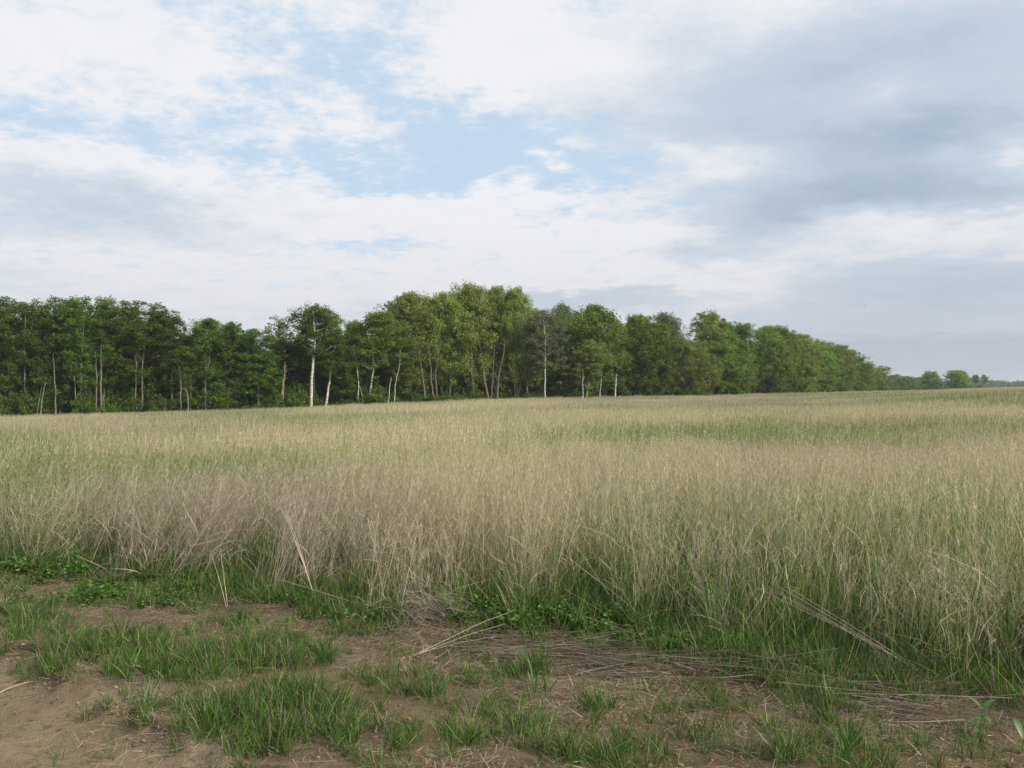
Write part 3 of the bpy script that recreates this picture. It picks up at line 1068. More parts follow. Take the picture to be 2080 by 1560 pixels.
    # rounded lobes on the outside of the crown
    nlo = {'aspen': 8, 'aspen_airy': 6, 'aspen_white': 6, 'cotton': 12, 'broad': 18, 'dome': 18, 'hedge': 22, 'drooping': 12, 'umbrella': 7}.get(kind, 2)
    for i in range(nlo):
        t = (st + .25 + (.80 - st) * (i + R.random()) / nlo) if kind != 'umbrella' else R.uniform(.72, .92)
        t = min(t, .95)
        a = i * 2.4 + R.normal(0, .4)
        W = prof(t) * H * R.uniform(.55, .95) * (1 if t < .85 else .6)
        c0 = np.array([np.interp(t * H, stems[0][0][:, 2], stems[0][0][:, k]) for k in range(3)]) + np.array([math.cos(a) * W, math.sin(a) * W, 0])
        lr = (.062 if kind[:5] == 'aspen' else .078) * H * R.uniform(.75, 1.3) * (1.5 if kind == 'hedge' else 1)
        for _ in range(7):
            dd = unit(R.normal(size=3) + np.array([0, 0, .5]))
            cen.append(c0 + dd * lr * np.array([.8, .8, 1.0])); rad.append(lr * R.uniform(.35, .6))
    cen = np.array(cen); rad = np.array(rad)
    k = (cen[:, 2] > .02 * H) & (cen[:, 2] < np.percentile(cen[:, 2], 99.0) + .15)
    cen, rad = cen[k], rad[k]
    cv, cq, cc = leaves_at(R, cen, rad, per, ls, flat)
    cv[:, 2] = np.maximum(cv[:, 2], .05)
    sc = H / np.percentile(cv[:, 2], 99.93)
    wid = np.percentile(np.hypot(cv[:, 0], cv[:, 1]), 93)
    return (np.concatenate(TV) * sc, np.concatenate(TQ)), (cv * sc, cq, cc), wid * sc


LEAFOF = {'aspen': 'aspen', 'aspen_airy': 'aspen', 'aspen_white': 'aspen', 'cotton': 'cotton', 'broad': 'broad', 'dome': 'broad', 'umbrella': 'cotton', 'spire': 'silver', 'drooping': 'broad', 'hedge': 'far'}
BARKOF = {'aspen': 'aspen', 'aspen_airy': 'aspen', 'aspen_white': 'white', 'cotton': 'cotton', 'broad': 'broad', 'dome': 'broad', 'umbrella': 'white', 'spire': 'broad', 'drooping': 'broad', 'hedge': 'broad'}
_tree_cache = {}


def tree_meshes(kind, var, leaf=None, bark=None):
    leaf = leaf or LEAFOF[kind]; bark = bark or BARKOF[kind]
    key = (kind, var, leaf, bark)
    if key not in _tree_cache:
        (tv, tq), (cv, cq, cc), w = build_tree(kind, 1000 + sum(map(ord, kind)) * 7 + var * 13)
        tm = new_mesh(kind + '_trunk', tv, tq, M_BARK[bark], True)
        cm = new_mesh(kind + '_crown', cv, cq, M_LEAF[leaf])
        add_attr(cm, 'vc', 'FLOAT_VECTOR', cc)
        _tree_cache[key] = (tm, cm, w)
    return _tree_cache[key]


tr_rng = random.Random(5)


def place(name, kind, var, px, top, dist, label, cat='tree', group=None, wpx=None, leaf=None, bark=None, rot=None, lean=0.0, base_z=None, stem=None):
    """stand a tree where the photo's column px is, at distance dist; its real height follows from the height it shows"""
    tm, cm, w = tree_meshes(kind, var, leaf, bark)
    x = (px - 1040) / F * dist; y = dist
    z = float(terrain(x, y)) if base_z is None else base_z
    topz = EYE + (780 - top) / F * dist
    H = topz - z
    if stem is not None:
        pxs, ext, r0, bk, nb, bl = stem
        ds = dist - (1.35 if bk == 'white' and px != 1434 else .6)
        r = bare(name, pxs, ds, r0, bk, label, nb, 4000 + int(px), blen=bl)
        s = H / 10.0
        sw = (wpx / 2.0 / F * dist) / w
        c = link('crown', cm, r)
        c.location = (x - r.location.x, y - r.location.y, z - r.location.z)
        c.scale = (sw, sw, s)
        c.rotation_euler = (0, 0, tr_rng.random() * 6.28)
        tag(r, label, cat, group)
        return r
    r = bpy.data.objects.new(name, None)
    r.empty_display_size = .5
    C.objects.link(r)
    r.location = (x, y, z)
    s = H / 10.0
    sw = s if wpx is None else (wpx / 2.0 / F * dist) / w
    r.scale = (sw, sw, s)
    r.rotation_euler = (0, lean, tr_rng.random() * 6.28 if rot is None else rot)
    if lean:
        r.rotation_mode = 'ZYX'
        r.rotation_euler = (0, 0, 0)
        r.rotation_mode = 'XYZ'
        r.rotation_euler = (0, lean, 0)
    link('trunk', tm, r)
    link('crown', cm, r)
    tag(r, label, cat, group)
    return r


# bare trunks and dead wood that stand out against the leaves
def bare(name, pxs, dist, r0, bark, label, branches=5, seed=0, cat='tree', rtop=.25, blen=1.6, group=None):
    """pxs: list of (column, row) points of the stem from bottom to top"""
    R = np.random.default_rng(seed)
    P = np.array([((a - 1040) / F * dist, 0, EYE + (780 - b) / F * dist) for a, b in pxs])
    bx, bz = P[0, 0], float(terrain(P[0, 0], dist))
    P -= np.array([bx, 0, bz])
    if P[0, 2] > .2:
        P = np.vstack([[P[0, 0] - (P[1, 0] - P[0, 0]) * .1, 0, -.3], P])
    else:
        P[0, 2] = -.3
    P[:, 1] = np.cumsum(R.normal(0, .12, len(P)))
    t = np.linspace(0, 1, len(P)); tt = np.linspace(0, 1, 14)
    Q = np.stack([np.interp(tt, t, P[:, k]) for k in range(3)], 1)
    Q[1:-1] += R.normal(0, .03, (12, 3))
    rad = r0 * (1 - (1 - rtop) * tt)
    root = bpy.data.objects.new(name, None); root.empty_display_size = .4
    C.objects.link(root); root.location = (bx, dist, bz)
    v, q = tube(Q, rad, 8)
    link('trunk', new_mesh('bare_trunk', v, q, M_BARK[bark], True), root)
    if branches:
        for i in range(branches):
            k = R.integers(6, 13)
            a = R.choice([0, math.pi]) + R.normal(0, .6)
            TV, TQ, off = [], [], 0
            pts, rr = limb(R, Q[k], (math.cos(a), math.sin(a) * .6, R.uniform(.1, .9)), blen * R.uniform(.5, 1.2), rad[k] * .5, .3, .18, 6)
            v, q = tube(pts, rr, 5); TV.append(v); TQ.append(q + off); off += len(v)
            for _ in range(2):
                j = R.integers(2, 6); aa = a + R.normal(0, .7)
                p2, r2 = limb(R, pts[j], (math.cos(aa), math.sin(aa), R.uniform(0, .8)), blen * .5, rr[j] * .6, .2, .2, 4)
                v, q = tube(p2, r2, 4); TV.append(v); TQ.append(q + off); off += len(v)
            link('branch', new_mesh('bare_branch', np.concatenate(TV), np.concatenate(TQ), M_BARK[bark], True), root)
    tag(root, label, cat, group)
    return root


STEMS = {
    638: ([(632, 805), (635, 740), (640, 690), (637, 655), (636, 632)], -1.5, .20, 'white', 9, 2.8),
    690: ([(660, 832), (668, 780), (675, 730), (680, 700)], -5, .15, 'white', 5, 1.6),
    752: ([(751, 830), (753, 790), (758, 745), (757, 715), (750, 655)], -2, .15, 'white', 10, 3.0),
    805: ([(801, 818), (804, 780), (811, 745), (813, 710)], -2, .08, 'white', 4, 1.2),
    1108: ([(1107, 798), (1107, 745), (1108, 700), (1104, 650)], -4, .12, 'white', 6, 1.6),
    168: ([(164, 835), (163, 770), (165, 710), (169, 640)], -2.5, .13, 'aspen', 6, 1.4),
    54: ([(53, 836), (52, 730), (53, 690), (54, 640)], -2, .11, 'aspen', 5, 1.3),
    305: ([(290, 830), (291, 745), (293, 710), (303, 650)], -2, .12, 'aspen', 9, 2.0),
    1512: ([(1512, 802), (1512, 770), (1514, 740), (1519, 690)], -3, .15, 'white', 4, 1.4),
    1682: ([(1676, 790), (1677, 765), (1675, 720)], -3, .17, 'white', 4, 1.6),
    1434: ([(1440, 790), (1434, 720), (1431, 690), (1428, 650)], 2, .22, 'white', 10, 3.4),
}
# front row: (kind, variant, column px, top px, extra metres behind the edge, crown width px, leaf, label)
FRONT = [
    ('aspen', 0, -70, 612, 2, 110, None, None), ('aspen', 3, -30, 606, 1, 90, None, None),
    ('aspen', 1, 12, 602, 1, 80, None, 'leafy aspen cut by the left edge of the picture, first of the wood'),
    ('aspen_airy', 0, 54, 614, 0, 80, None, 'aspen with a long pale trunk visible, second along from the left edge'),
    ('aspen', 2, 85, 622, 3, 70, None, 'dark aspen behind the long pale trunk near the left edge'),
    ('aspen', 4, 120, 604, 1, 84, None, 'tall full aspen with a flat clumpy top, left of the slim spotlit grey trunk'),
    ('aspen_airy', 1, 168, 604, -1, 70, None, 'aspen with the most continuous pale trunk in the left part of the wood'),
    ('aspen', 0, 212, 604, 1, 84, None, 'rounded dark aspen standing higher than its right neighbours, before the first dip in the skyline'),
    ('aspen', 5, 245, 624, 2, 60, None, 'aspen sloping down to the first dip in the skyline at left'),
    ('aspen_airy', 2, 305, 613, 1, 96, None, 'airy aspen with sky showing through its top, between two dips in the skyline'),
    ('aspen_airy', 3, 348, 628, 0, 60, None, 'thin topped aspen leaning off the right side of the airy see-through aspen'),
    ('aspen', 1, 385, 680, 1, 60, None, 'short aspen filling the low notch right of the airy see-through aspen'),
    ('aspen', 3, 415, 646, 0, 80, None, 'compact round-topped aspen, highest between the low notch and the sparse spire'),
    ('aspen', 4, 455, 657, 2, 70, None, 'mid height aspen right of the compact round-topped one'),
    ('aspen', 2, 492, 655, 1, 66, None, 'aspen with a small pointed tip in the level stretch of the left wood'),
    ('aspen', 5, 528, 668, 0, 74, None, 'lowest leafy aspen of the left wood, left of the sparse grey spire'),
    ('spire', 0, 575, 641, 2, 50, None, 'sparse grey-green spire of a tree above a broken reddish trunk'),
    ('aspen', 0, 600, 690, 4, 80, None, 'dark low tree between the sparse spire and the tall white-trunked aspen'),
    ('aspen_white', 0, 638, 616, -1, 84, None, 'tall aspen with a bright white bare trunk and open crown'),
    ('aspen', 1, 672, 630, 4, 74, None, 'shoulder of foliage just right of the tall white-trunked aspen'),
    ('aspen_airy', 4, 690, 690, -2, 60, None, 'smaller aspen with a leaning pale trunk reaching lowest into the grass'),
    ('broad', 0, 722, 652, 3, 60, 'aspen', 'dark tree left of the wide dome with the white forked trunk'),
    ('aspen_white', 1, 752, 632, 0, 96, 'broad', 'wide domed aspen with a white trunk forking halfway up'),
    ('spire', 1, 786, 612, 3, 44, 'broad', 'narrow airy treetop standing free between the wide dome and the tall cottonwoods'),
    ('aspen_white', 2, 805, 680, -1, 70, 'broad', 'slight young aspen with a crooked white stem in front of the cottonwoods'),
    ('cotton', 0, 832, 594, 3, 86, None, 'first tall cottonwood from the left, paler at the top'),
    ('cotton', 1, 872, 606, 5, 80, None, 'cottonwood in the slight dip between two taller ones, left of centre'),
    ('cotton', 2, 908, 595, 2, 76, None, 'cottonwood with a rounded top just left of the highest tree'),
    ('cotton', 3, 962, 575, 1, 84, None, 'highest tree of the wood, a cottonwood with a broad fan of bare leaning stems'),
    ('cotton', 0, 1008, 582, 3, 70, None, 'tall cottonwood right beside the highest tree'),
    ('cotton', 2, 1048, 584, 1, 56, None, 'cottonwood with a knobbly lobed top ending the tall group on the right'),
    ('cotton', 1, 1072, 628, 4, 60, None, 'lower cottonwood stepping down behind the tall central group'),
    ('aspen_airy', 0, 1108, 630, -3, 84, 'silver', 'pale grey-green aspen with a thin white trunk, right of the tall cottonwoods'),
    ('dome', 3, 1143, 617, 7, 62, 'silver', 'silvery pale treetop showing behind the grey-green aspen'),
    ('dome', 0, 1200, 619, 2, 100, None, 'broad billowing green tree with the largest rounded crown right of centre'),
    ('aspen_airy', 1, 1190, 690, -4, 60, 'cotton', 'young light green tree standing in front of the big rounded crown'),
    ('broad', 1, 1262, 652, 4, 56, 'cotton', 'tree filling the dip right of the big rounded crown'),
    ('dome', 1, 1292, 639, 3, 56, None, 'round-headed tree first of the pair with silvery tops'),
    ('broad', 2, 1322, 655, 0, 90, None, 'full dark green tree below the two round silvery-topped heads'),
    ('dome', 2, 1360, 635, 3, 62, 'silver', 'light silvery round-headed tree, second of the pair right of the dip'),
    ('drooping', 0, 1392, 692, -4, 96, 'cotton', 'low spreading tree with drooping grey-green branches'),
    ('umbrella', 0, 1434, 632, 5, 66, None, 'old tree with pale bare limbs and an umbrella top above its neighbours'),
    ('dome', 0, 1470, 655, 4, 56, None, 'small rounded tree tucked right of the umbrella-topped tree'),
    ('broad', 3, 1450, 694, 0, 84, None, 'bright green bushy tree below the umbrella-topped tree'),
    ('aspen_white', 3, 1512, 654, 0, 62, None, 'dark aspen with a speckled white trunk, fourth peak from the right end'),
    ('broad', 0, 1500, 690, -1, 50, None, 'bright bushy tree just left of the speckled white trunk'),
    ('dome', 1, 1560, 662, 3, 56, None, 'round-headed tree right of the speckled white trunk'),
    ('broad', 1, 1556, 690, -2, 84, None, 'bushy bright tree pushing out in front, right of the speckled white trunk'),
    ('dome', 2, 1592, 662, 3, 54, None, 'broad-headed tree where the skyline begins to fall to the right'),
    ('broad', 2, 1618, 678, 0, 76, 'cotton', 'tree with olive foliage to the ground before the skyline steps down'),
    ('broad', 3, 1660, 692, 4, 62, None, 'lower tree just past the step in the skyline at right'),
    ('aspen_white', 1, 1682, 694, 0, 60, 'broad', 'tree with a short bright white trunk near the right end of the wood'),
    ('broad', 0, 1706, 700, 2, 50, 'cotton', 'bright leafy tree right of the last white trunk'),
    ('drooping', 1, 1730, 710, 0, 68, None, 'sloping bright tree with branches sweeping out to the right'),
    ('broad', 1, 1762, 738, 0, 40, 'cotton', 'small olive tree under the bare twigs at the right end of the wood'),
    ('aspen_airy', 3, 1785, 743, -4, 34, 'cotton', 'last and smallest tree of the wood at its right end'),
]
for i, (kind, var, px, top, ext, wpx, leaf, label) in enumerate(FRONT):
    d = float(wood_d(px)) + ext
    nm = {'aspen': 'aspen_tree', 'aspen_airy': 'aspen_tree', 'aspen_white': 'aspen_tree', 'cotton': 'cottonwood_tree', 'spire': 'sparse_tree'}.get(kind, 'broadleaf_tree')
    if label is None:
        label = 'leafy aspen beyond the left edge of the picture'
        place(nm, kind, var, px, top, d, label, group='aspens beyond the left edge', wpx=wpx, leaf=leaf)
    else:
        place(nm, kind, var, px, top, d, label, wpx=wpx * 1.25, leaf=leaf, stem=STEMS.get(px))

LAND = [(-40, 'the left edge of the photo'), (60, 'the second pale trunk from the left edge'), (125, 'the tall flat-topped aspen at left'), (168, 'the longest pale trunk at left'),
        (220, 'the rounded aspen before the first dip'), (262, 'the first dip in the skyline'), (310, 'the airy see-through aspen'), (372, 'the low notch in the skyline'),
        (415, 'the compact round-topped aspen'), (465, 'the level stretch of the left wood'), (520, 'the lowest leafy aspen'), (575, 'the orange-brown snag'), (635, 'the tall white-trunked aspen'),
        (690, 'the leaning pale trunk in the grass'), (750, 'the wide domed aspen'), (800, 'the crooked white stem'), (840, 'the first tall cottonwood'), (880, 'the grey bare cottonwood trunks'),
        (920, 'the gap left of the highest tree'), (965, 'the highest tree'), (1015, 'the right stem of the trunk fan'), (1060, 'the last tall cottonwood'), (1108, 'the grey-green aspen'),
        (1145, 'the silvery pale treetop'), (1200, 'the big rounded crown'), (1255, 'the cream double stem'), (1300, 'the first silvery-topped head'), (1360, 'the second silvery-topped head'),
        (1400, 'the drooping grey-green tree'), (1440, 'the umbrella-topped tree'), (1480, 'the dark gap in the right wood'), (1512, 'the speckled white trunk'), (1558, 'the bushy bright tree pushing forward'),
        (1605, 'the falling skyline'), (1650, 'the step in the skyline'), (1682, 'the last bright white trunk'), (1730, 'the sweeping bright tree'), (1765, 'the bare twiggy top'), (1790, 'the very end of the wood')]


def landmark(px):
    return min(LAND, key=lambda q: abs(q[0] - px))


# rows inside the wood, seen only as dark gaps, bits of trunk and the backs of crowns
SX = np.array([-900, 0, 230, 262, 300, 370, 380, 430, 540, 600, 640, 690, 740, 790, 830, 900, 960, 1045, 1090, 1200, 1250, 1290, 1400, 1500, 1600, 1640, 1700, 1740, 1790])
ST = np.array([640, 640, 640, 668, 650, 668, 690, 680, 690, 690, 680, 690, 670, 655, 625, 625, 610, 620, 655, 650, 680, 670, 690, 680, 690, 712, 716, 730, 762])
sections = [(-300, 560, 'aspen', 'shaded aspen standing inside the left part of the wood', 'aspens inside the left part of the wood'),
            (560, 1090, 'cotton', 'shaded tree standing among the cottonwoods in the middle of the wood', 'trees inside the middle of the wood'),
            (1090, 1780, 'broad', 'shaded broadleaf tree standing behind the front trees in the right part of the wood', 'trees inside the right part of the wood')]
for row, (back, step) in enumerate(((6, 34), (12, 30), (20, 32))):
    px = -300.0
    while px < 1765:
        for (a, b, kind, lab, grp) in sections:
            if a <= px < b:
                d = float(wood_d(px)) + back + tr_rng.uniform(-2, 2)
                top = float(np.interp(px, SX, ST)) + tr_rng.uniform(8, 34) + row * 4
                k2 = kind if kind != 'cotton' else ('aspen' if px < 800 else 'broad')
                if row > 0 and kind == 'cotton': k2 = 'broad'
                lm_ = landmark(px)
                lab = '%s %s tree behind %s' % (('shaded', 'second-rank', 'slightly taller back-rank')[row], {'aspen': 'aspen-like'}.get(k2, 'leafy'), lm_[1])
                grp = 'inner trees behind ' + lm_[1]
                place({'aspen': 'aspen_tree', 'cotton': 'cottonwood_tree'}.get(k2, 'broadleaf_tree'), k2, tr_rng.randint(0, 3), px, top, d, lab, group=grp,
                      wpx=tr_rng.uniform(60, 84), leaf='aspen' if k2 in ('aspen', 'broad') and px < 1100 else None)
        px += step * tr_rng.uniform(.7, 1.3)


# shrubs along the foot of the wood
def build_shrub(seed):
    R = np.random.default_rng(seed)
    TV, TQ, off, cen, rad = [], [], 0, [], []
    for i in range(9):
        a = R.random() * 6.28
        pts, rr = limb(R, (R.normal(0, .12), R.normal(0, .12), -.1), (math.cos(a) * .6, math.sin(a) * .6, 1), R.uniform(.6, 1.0), .02, .2, .2, 5)
        v, q = tube(pts, rr, 4); TV.append(v); TQ.append(q + off); off += len(v)
        for q_ in pts[1:]:
            for _ in range(2):
                cen.append(q_ + R.normal(0, .10, 3)); rad.append(R.uniform(.12, .24))
    cv, cq, cc = leaves_at(R, np.array(cen), np.array(rad), 26, .085, .8)
    cv[:, 2] = np.maximum(cv[:, 2], .0)
    return (np.concatenate(TV), np.concatenate(TQ)), (cv, cq, cc)


shrubs = []
for i in range(5):
    (tv, tq), (cv, cq, cc) = build_shrub(2000 + i)
    sm = new_mesh('shrub_stems', tv, tq, M_BARK['broad'], True)
    lm = new_mesh('shrub_foliage', cv, cq, M_LEAF['shrub']); add_attr(lm, 'vc', 'FLOAT_VECTOR', cc)
    shrubs.append((sm, lm))


def place_shrub(px, d, h, wide, label, group=None, v=None):
    x = (px - 1040) / F * d
    r = bpy.data.objects.new('shrub', None); r.empty_display_size = .3
    C.objects.link(r)
    r.location = (x, d, float(terrain(x, d)))
    r.scale = (wide, wide, h); r.rotation_euler = (0, 0, tr_rng.random() * 6.28)
    sm, lm = shrubs[tr_rng.randrange(5) if v is None else v]
    link('stems', sm, r); link('foliage', lm, r)
    tag(r, label, 'shrub', group)


px = -40.0
while px < 1800:
    lm_ = landmark(px)
    sd_ = 'left of' if px < lm_[0] - 9 else 'right of' if px > lm_[0] + 9 else 'below'
    lab = 'bush at the wood edge, %s %s' % (sd_, lm_[1])
    grp = 'bushes ' + sd_ + ' ' + lm_[1]
    mid_ = 820 < px < 1090
    place_shrub(px, float(wood_d(px)) + tr_rng.uniform(-2.5, 5), tr_rng.uniform(1.2, 2.2) if mid_ else tr_rng.uniform(1.6, 4.6), tr_rng.uniform(1.6, 3.0), lab, grp)
    px += tr_rng.uniform(11, 22)


BARE = [
    ([(574, 800), (578, 760), (580, 735)], -1, .20, 'snag', 'broken orange-brown snag without bark, left of the tall white stem', 2, .7),
    ([(728, 825), (729, 780), (722, 730), (718, 700)], -1, .10, 'white', 'thin crooked white stem with a bare side branch, left of the wide dome', 4, 1.6),
    ([(738, 815), (732, 785)], -1.5, .08, 'white', 'short pale stem leaning towards the thin crooked one', 0, 1),
    ([(789, 822), (792, 780), (795, 765)], -2, .08, 'white', 'thin upright white stem, left of a crooked pair before the cottonwoods', 0, 1),
    ([(863, 805), (858, 770), (854, 730), (848, 700)], -1, .20, 'cotton', 'grey bare trunk leaning left, first under the cottonwoods', 2, 1.5),
    ([(880, 806), (876, 770), (873, 725), (868, 690)], -2, .16, 'cotton', 'grey bare trunk second under the cottonwoods', 2, 1.5),
    ([(887, 806), (884, 760), (890, 725), (894, 700)], -1, .15, 'cotton', 'tan bare trunk curving right under the cottonwoods', 2, 1.5),
    ([(991, 806), (984, 770), (979, 725), (972, 690)], -1, .22, 'cotton', 'thick tan trunk leaning left beneath the highest tree', 2, 1.8),
    ([(998, 804), (1001, 760), (1004, 700)], -1, .16, 'cotton', 'straight tan trunk in the middle of the fan beneath the highest tree', 2, 1.8),
    ([(1010, 804), (1014, 755), (1022, 725), (1026, 690)], -1.5, .20, 'cotton', 'light tan trunk leaning right beneath the highest tree', 3, 2.0),
    ([(1184, 804), (1184, 775), (1184, 750)], -5, .11, 'white', 'short pale stem low in front of the big rounded crown', 0, 1),
    ([(1219, 803), (1222, 760), (1224, 735)], -2, .10, 'white', 'thin pale stem right of the big rounded crown', 1, 1),
    ([(1250, 803), (1251, 775), (1253, 760)], -2, .17, 'white', 'bright cream double stem at the foot of the dip in the skyline', 1, .8),
    ([(1452, 720), (1446, 690), (1440, 665)], 2, .13, 'white', 'pale slanting limb right of the upright one in the umbrella-topped tree', 3, 2.0),
    ([(1768, 775), (1767, 745), (1764, 722)], 2, .10, 'broad', 'bare twiggy treetop with no leaves at the right end of the wood', 9, 3.2),
    ([(157, 832), (151, 800), (146, 755), (143, 728)], -2.5, .10, 'aspen', 'grey trunk leaning left beside the long continuous pale one', 2, 1.2),
    ([(83, 836), (86, 800), (90, 775)], -3, .11, 'aspen', 'short grey trunk leaning right at the grass edge, far left', 1, 1),
    ([(72, 836), (76, 800), (78, 780)], -2.5, .08, 'aspen', 'thin grey trunk left of the short leaning one, far left', 0, 1),
    ([(112, 790), (111, 750), (112, 718)], -2, .10, 'white', 'pale trunk section between the far left trunks and the long continuous one', 0, 1),
    ([(207, 770), (207, 740), (207, 700)], -2, .13, 'white', 'short pale trunk section right of the long continuous one', 0, 1),
    ([(197, 760), (196, 735), (195, 715)], -2, .08, 'aspen', 'faint grey trunk section beside the short pale one', 0, 1),
    ([(274, 780), (275, 740), (270, 722)], -2, .09, 'aspen', 'thin forking trunk left of the pale forked one', 3, 1.4),
    ([(366, 780), (365, 760), (363, 742)], -2, .10, 'white', 'short white trunk section below the low notch in the skyline', 0, 1),
    ([(388, 765), (397, 745), (415, 727)], -1, .06, 'aspen', 'curved grey limb sweeping up right below the compact round-topped aspen', 2, 1.2),
    ([(381, 800), (378, 795), (377, 785)], -3, .10, 'aspen', 'small pale dead branchwork low below the low notch', 5, 1.6),
    ([(417, 795), (417, 780), (416, 768)], -2, .09, 'white', 'short pale stump-like stem low below the compact aspen', 1, .8),
    ([(211, 836), (209, 810), (209, 790)], -3, .09, 'aspen', 'grey stem at the grass edge below the first dip in the skyline', 1, .8),
    ([(638, 778), (638, 750), (639, 720)], .5, .08, 'white', 'second thin white stem close behind the tall white one', 0, 1),
]
for i, (pxs, ext, r0, bark, label, nb, bl) in enumerate(BARE):
    if pxs[0][0] < 430:
        ext += .5; r0 *= .85; bark = 'aspen'
    bare('snag' if bark == 'snag' else 'bare_tree', pxs, float(wood_d(pxs[0][0])) + ext, r0, bark, label, nb, 3000 + i, blen=bl)  # each its own stem

# far hedgerow trees beyond the crest
FARTREES = [
    ('hedge', 0, 1812, 762, 420, 30, 'far', 'dark far tree peeping out at the right end of the wood'),
    ('hedge', 1, 1840, 764, 400, 52, 'far', 'wide pale green far tree, first clear of the wood'),
    ('hedge', 1, 1822, 760, 460, 22, 'far', 'small dark rounded treetop behind the wide pale far tree'),
    ('hedge', 2, 1866, 766, 410, 36, 'far', 'small far tree joining the pale one to the round bright one'),
    ('hedge', 3, 1888, 754, 380, 54, 'far', 'round bright green far tree with a neat dome'),
    ('hedge', 0, 1945, 752, 370, 58, 'far', 'largest free-standing far tree, blocky crown darker on its left'),
    ('umbrella', 0, 1982, 761, 380, 26, 'far', 'thin flat-topped far tree, left one of a small pair'),
    ('umbrella', 1, 2000, 760, 380, 20, 'far', 'narrow far tree on a bare stem, right one of a small pair'),
]
for kind, var, px, top, d, wpx, leaf, label in FARTREES:
    place('broadleaf_tree', kind, var, px, top, d, label, wpx=wpx * .80, leaf=leaf, bark='broad')
for px, d, h, w_, lab in [(2050, 330, 3.2, 4.0, 'lone round bush on the horizon near the right edge'), (2085, 330, 3.0, 4.0, 'bush on the horizon cut by the right edge'),
                          (1915, 370, 3.0, 3.0, 'low bush in the gap between the two round far trees'), (1985, 372, 3.4, 5.5, 'low wide bush under the small pair of far trees'),
                          (1825, 350, 3.5, 5, 'low bush at the foot of the wide pale far tree'), (1793, 270, 4.5, 3.5, 'bright bush at the very end of the wood')]:
    place_shrub(px, d, h, w_, lab)


def far_wood():
    R = np.random.default_rng(77)
    n = 2600
    u = R.uniform(1700, 2350, n)
    d = R.uniform(900, 1000, n)
    x = (u - 1040) / F * d; y = d
    top = EYE + (780 - (776 + 1.3 * np.sin(u / 23.0) + 1.2 * np.sin(u / 9.0))) / F * d
    z = R.random(n) ** .7 * (top + 8) - 8
    v, q, c = leaves_at(R, np.stack([x, y, z], 1), np.full(n, 3.2), 26, 1.5, .8)
    me = new_mesh('far_wood', v, q, M_LEAF['aspen']); add_attr(me, 'vc', 'FLOAT_VECTOR', c)
    tag(link('far_wood', me), 'thin bluish line of distant woodland along the horizon at right', 'woodland', kind='stuff')


far_wood()


# ------------------------------------------------------------------ single plants in the foreground
def wplace(px, py):
    d = F * EYE / (py - 780)
    x = (px - 1040) / F * d
    return x, d, float(ground_z(x, d))


def plant_empty(name, px, py, label, cat, rz=0, group=None):
    x, y, z = wplace(px, py)
    r = bpy.data.objects.new(name, None); r.empty_display_size = .1
    C.objects.link(r); r.location = (x, y, z - .003); r.rotation_euler = (0, 0, rz)
    tag(r, label, cat, group)
    return r


def simple_mat(name, col, rough=.7, trans=None):
    s = NT(name)
    geo = s.n('ShaderNodeNewGeometry').outputs['Position']
    n = s.noise(geo, 40, 4)
    c = s.mix(s.ss(n, .3, .7), tuple(v * .75 for v in col) + (1,), tuple(min(1, v * 1.2) for v in col) + (1,))
    if trans:
        return s.leafy(c, trans, .06)
    p = s.n('ShaderNodeBsdfPrincipled', {'Base Color': c, 'Roughness': rough})
    s.nt.links.new(p.outputs[0], s.out.inputs['Surface'])
    return s.m


M_MILK = simple_mat('milkweed_leaf', (.075, .17, .03), trans=.35)
M_STEM = simple_mat('green_stem', (.09, .17, .04))
M_STALK = simple_mat('pale_dry_stalk', (.50, .42, .29))
M_STALKG = simple_mat('grey_dry_stalk', (.36, .30, .25))


def broad_leaf(p, az, rise, L, W, droop=.5):
    """one folded oval leaf with a midrib, with thickness-free blade but real curvature"""
    n = 7
    t = np.linspace(0, 1, n)
    dx = np.array([math.cos(az), math.sin(az), 0]); sd = np.array([-math.sin(az), math.cos(az), 0])
    c = p + dx * (L * t)[:, None] + np.array([0, 0, 1]) * (L * (rise * t - droop * t * t))[:, None]
    w = W * np.sin(np.pi * (.06 + .94 * t)) ** .8 * .5
    w[0] = .002; w[-1] = .001
    v = np.stack([c - sd * w[:, None] + [0, 0, 1] * (w * .45)[:, None], c, c + sd * w[:, None] + [0, 0, 1] * (w * .45)[:, None]], 1).reshape(-1, 3)
    i = np.arange(n - 1) * 3
    q = np.concatenate([np.stack([i, i + 1, i + 4, i + 3], 1), np.stack([i + 1, i + 2, i + 5, i + 4], 1)])
    return v, q


def milkweed(px, py, h, label, seed, nl=9, L=.07, W=.032):
    R = np.random.default_rng(seed)
    r = plant_empty('milkweed_plant', px, py, label, 'plant')
    pts, rr = limb(R, (0, 0, -.01), (.05, 0, 1), h, .006, .1, .04, 7)
    v, q = tube(pts, np.maximum(rr, .003), 6)
    link('stem', new_mesh('milkweed_stem', v, q, M_STEM, True), r)
    for i in range(nl):
        t = .30 + .68 * i / (nl - 1)
        p = np.array([np.interp(t, np.linspace(0, 1, len(pts)), pts[:, k]) for k in range(3)])
        v, q = broad_leaf(p, i * 1.9 + R.normal(0, .3), R.uniform(.3, .9) if i < nl - 2 else 1.4, L * R.uniform(.75, 1.1) * (.7 + .4 * t), W * R.uniform(.8, 1.1) * (.7 + .4 * t), R.uniform(.4, .9))
        link('leaf', new_mesh('milkweed_leaf', v, q, M_MILK, True), r)


milkweed(1990, 1520, .19, 'upright leafy plant with broad pale green leaves on the bare earth at lower right', 41)
milkweed(2074, 1530, .09, 'broad-leaved seedling cut by the right edge of the picture', 42, 5, .07, .03)


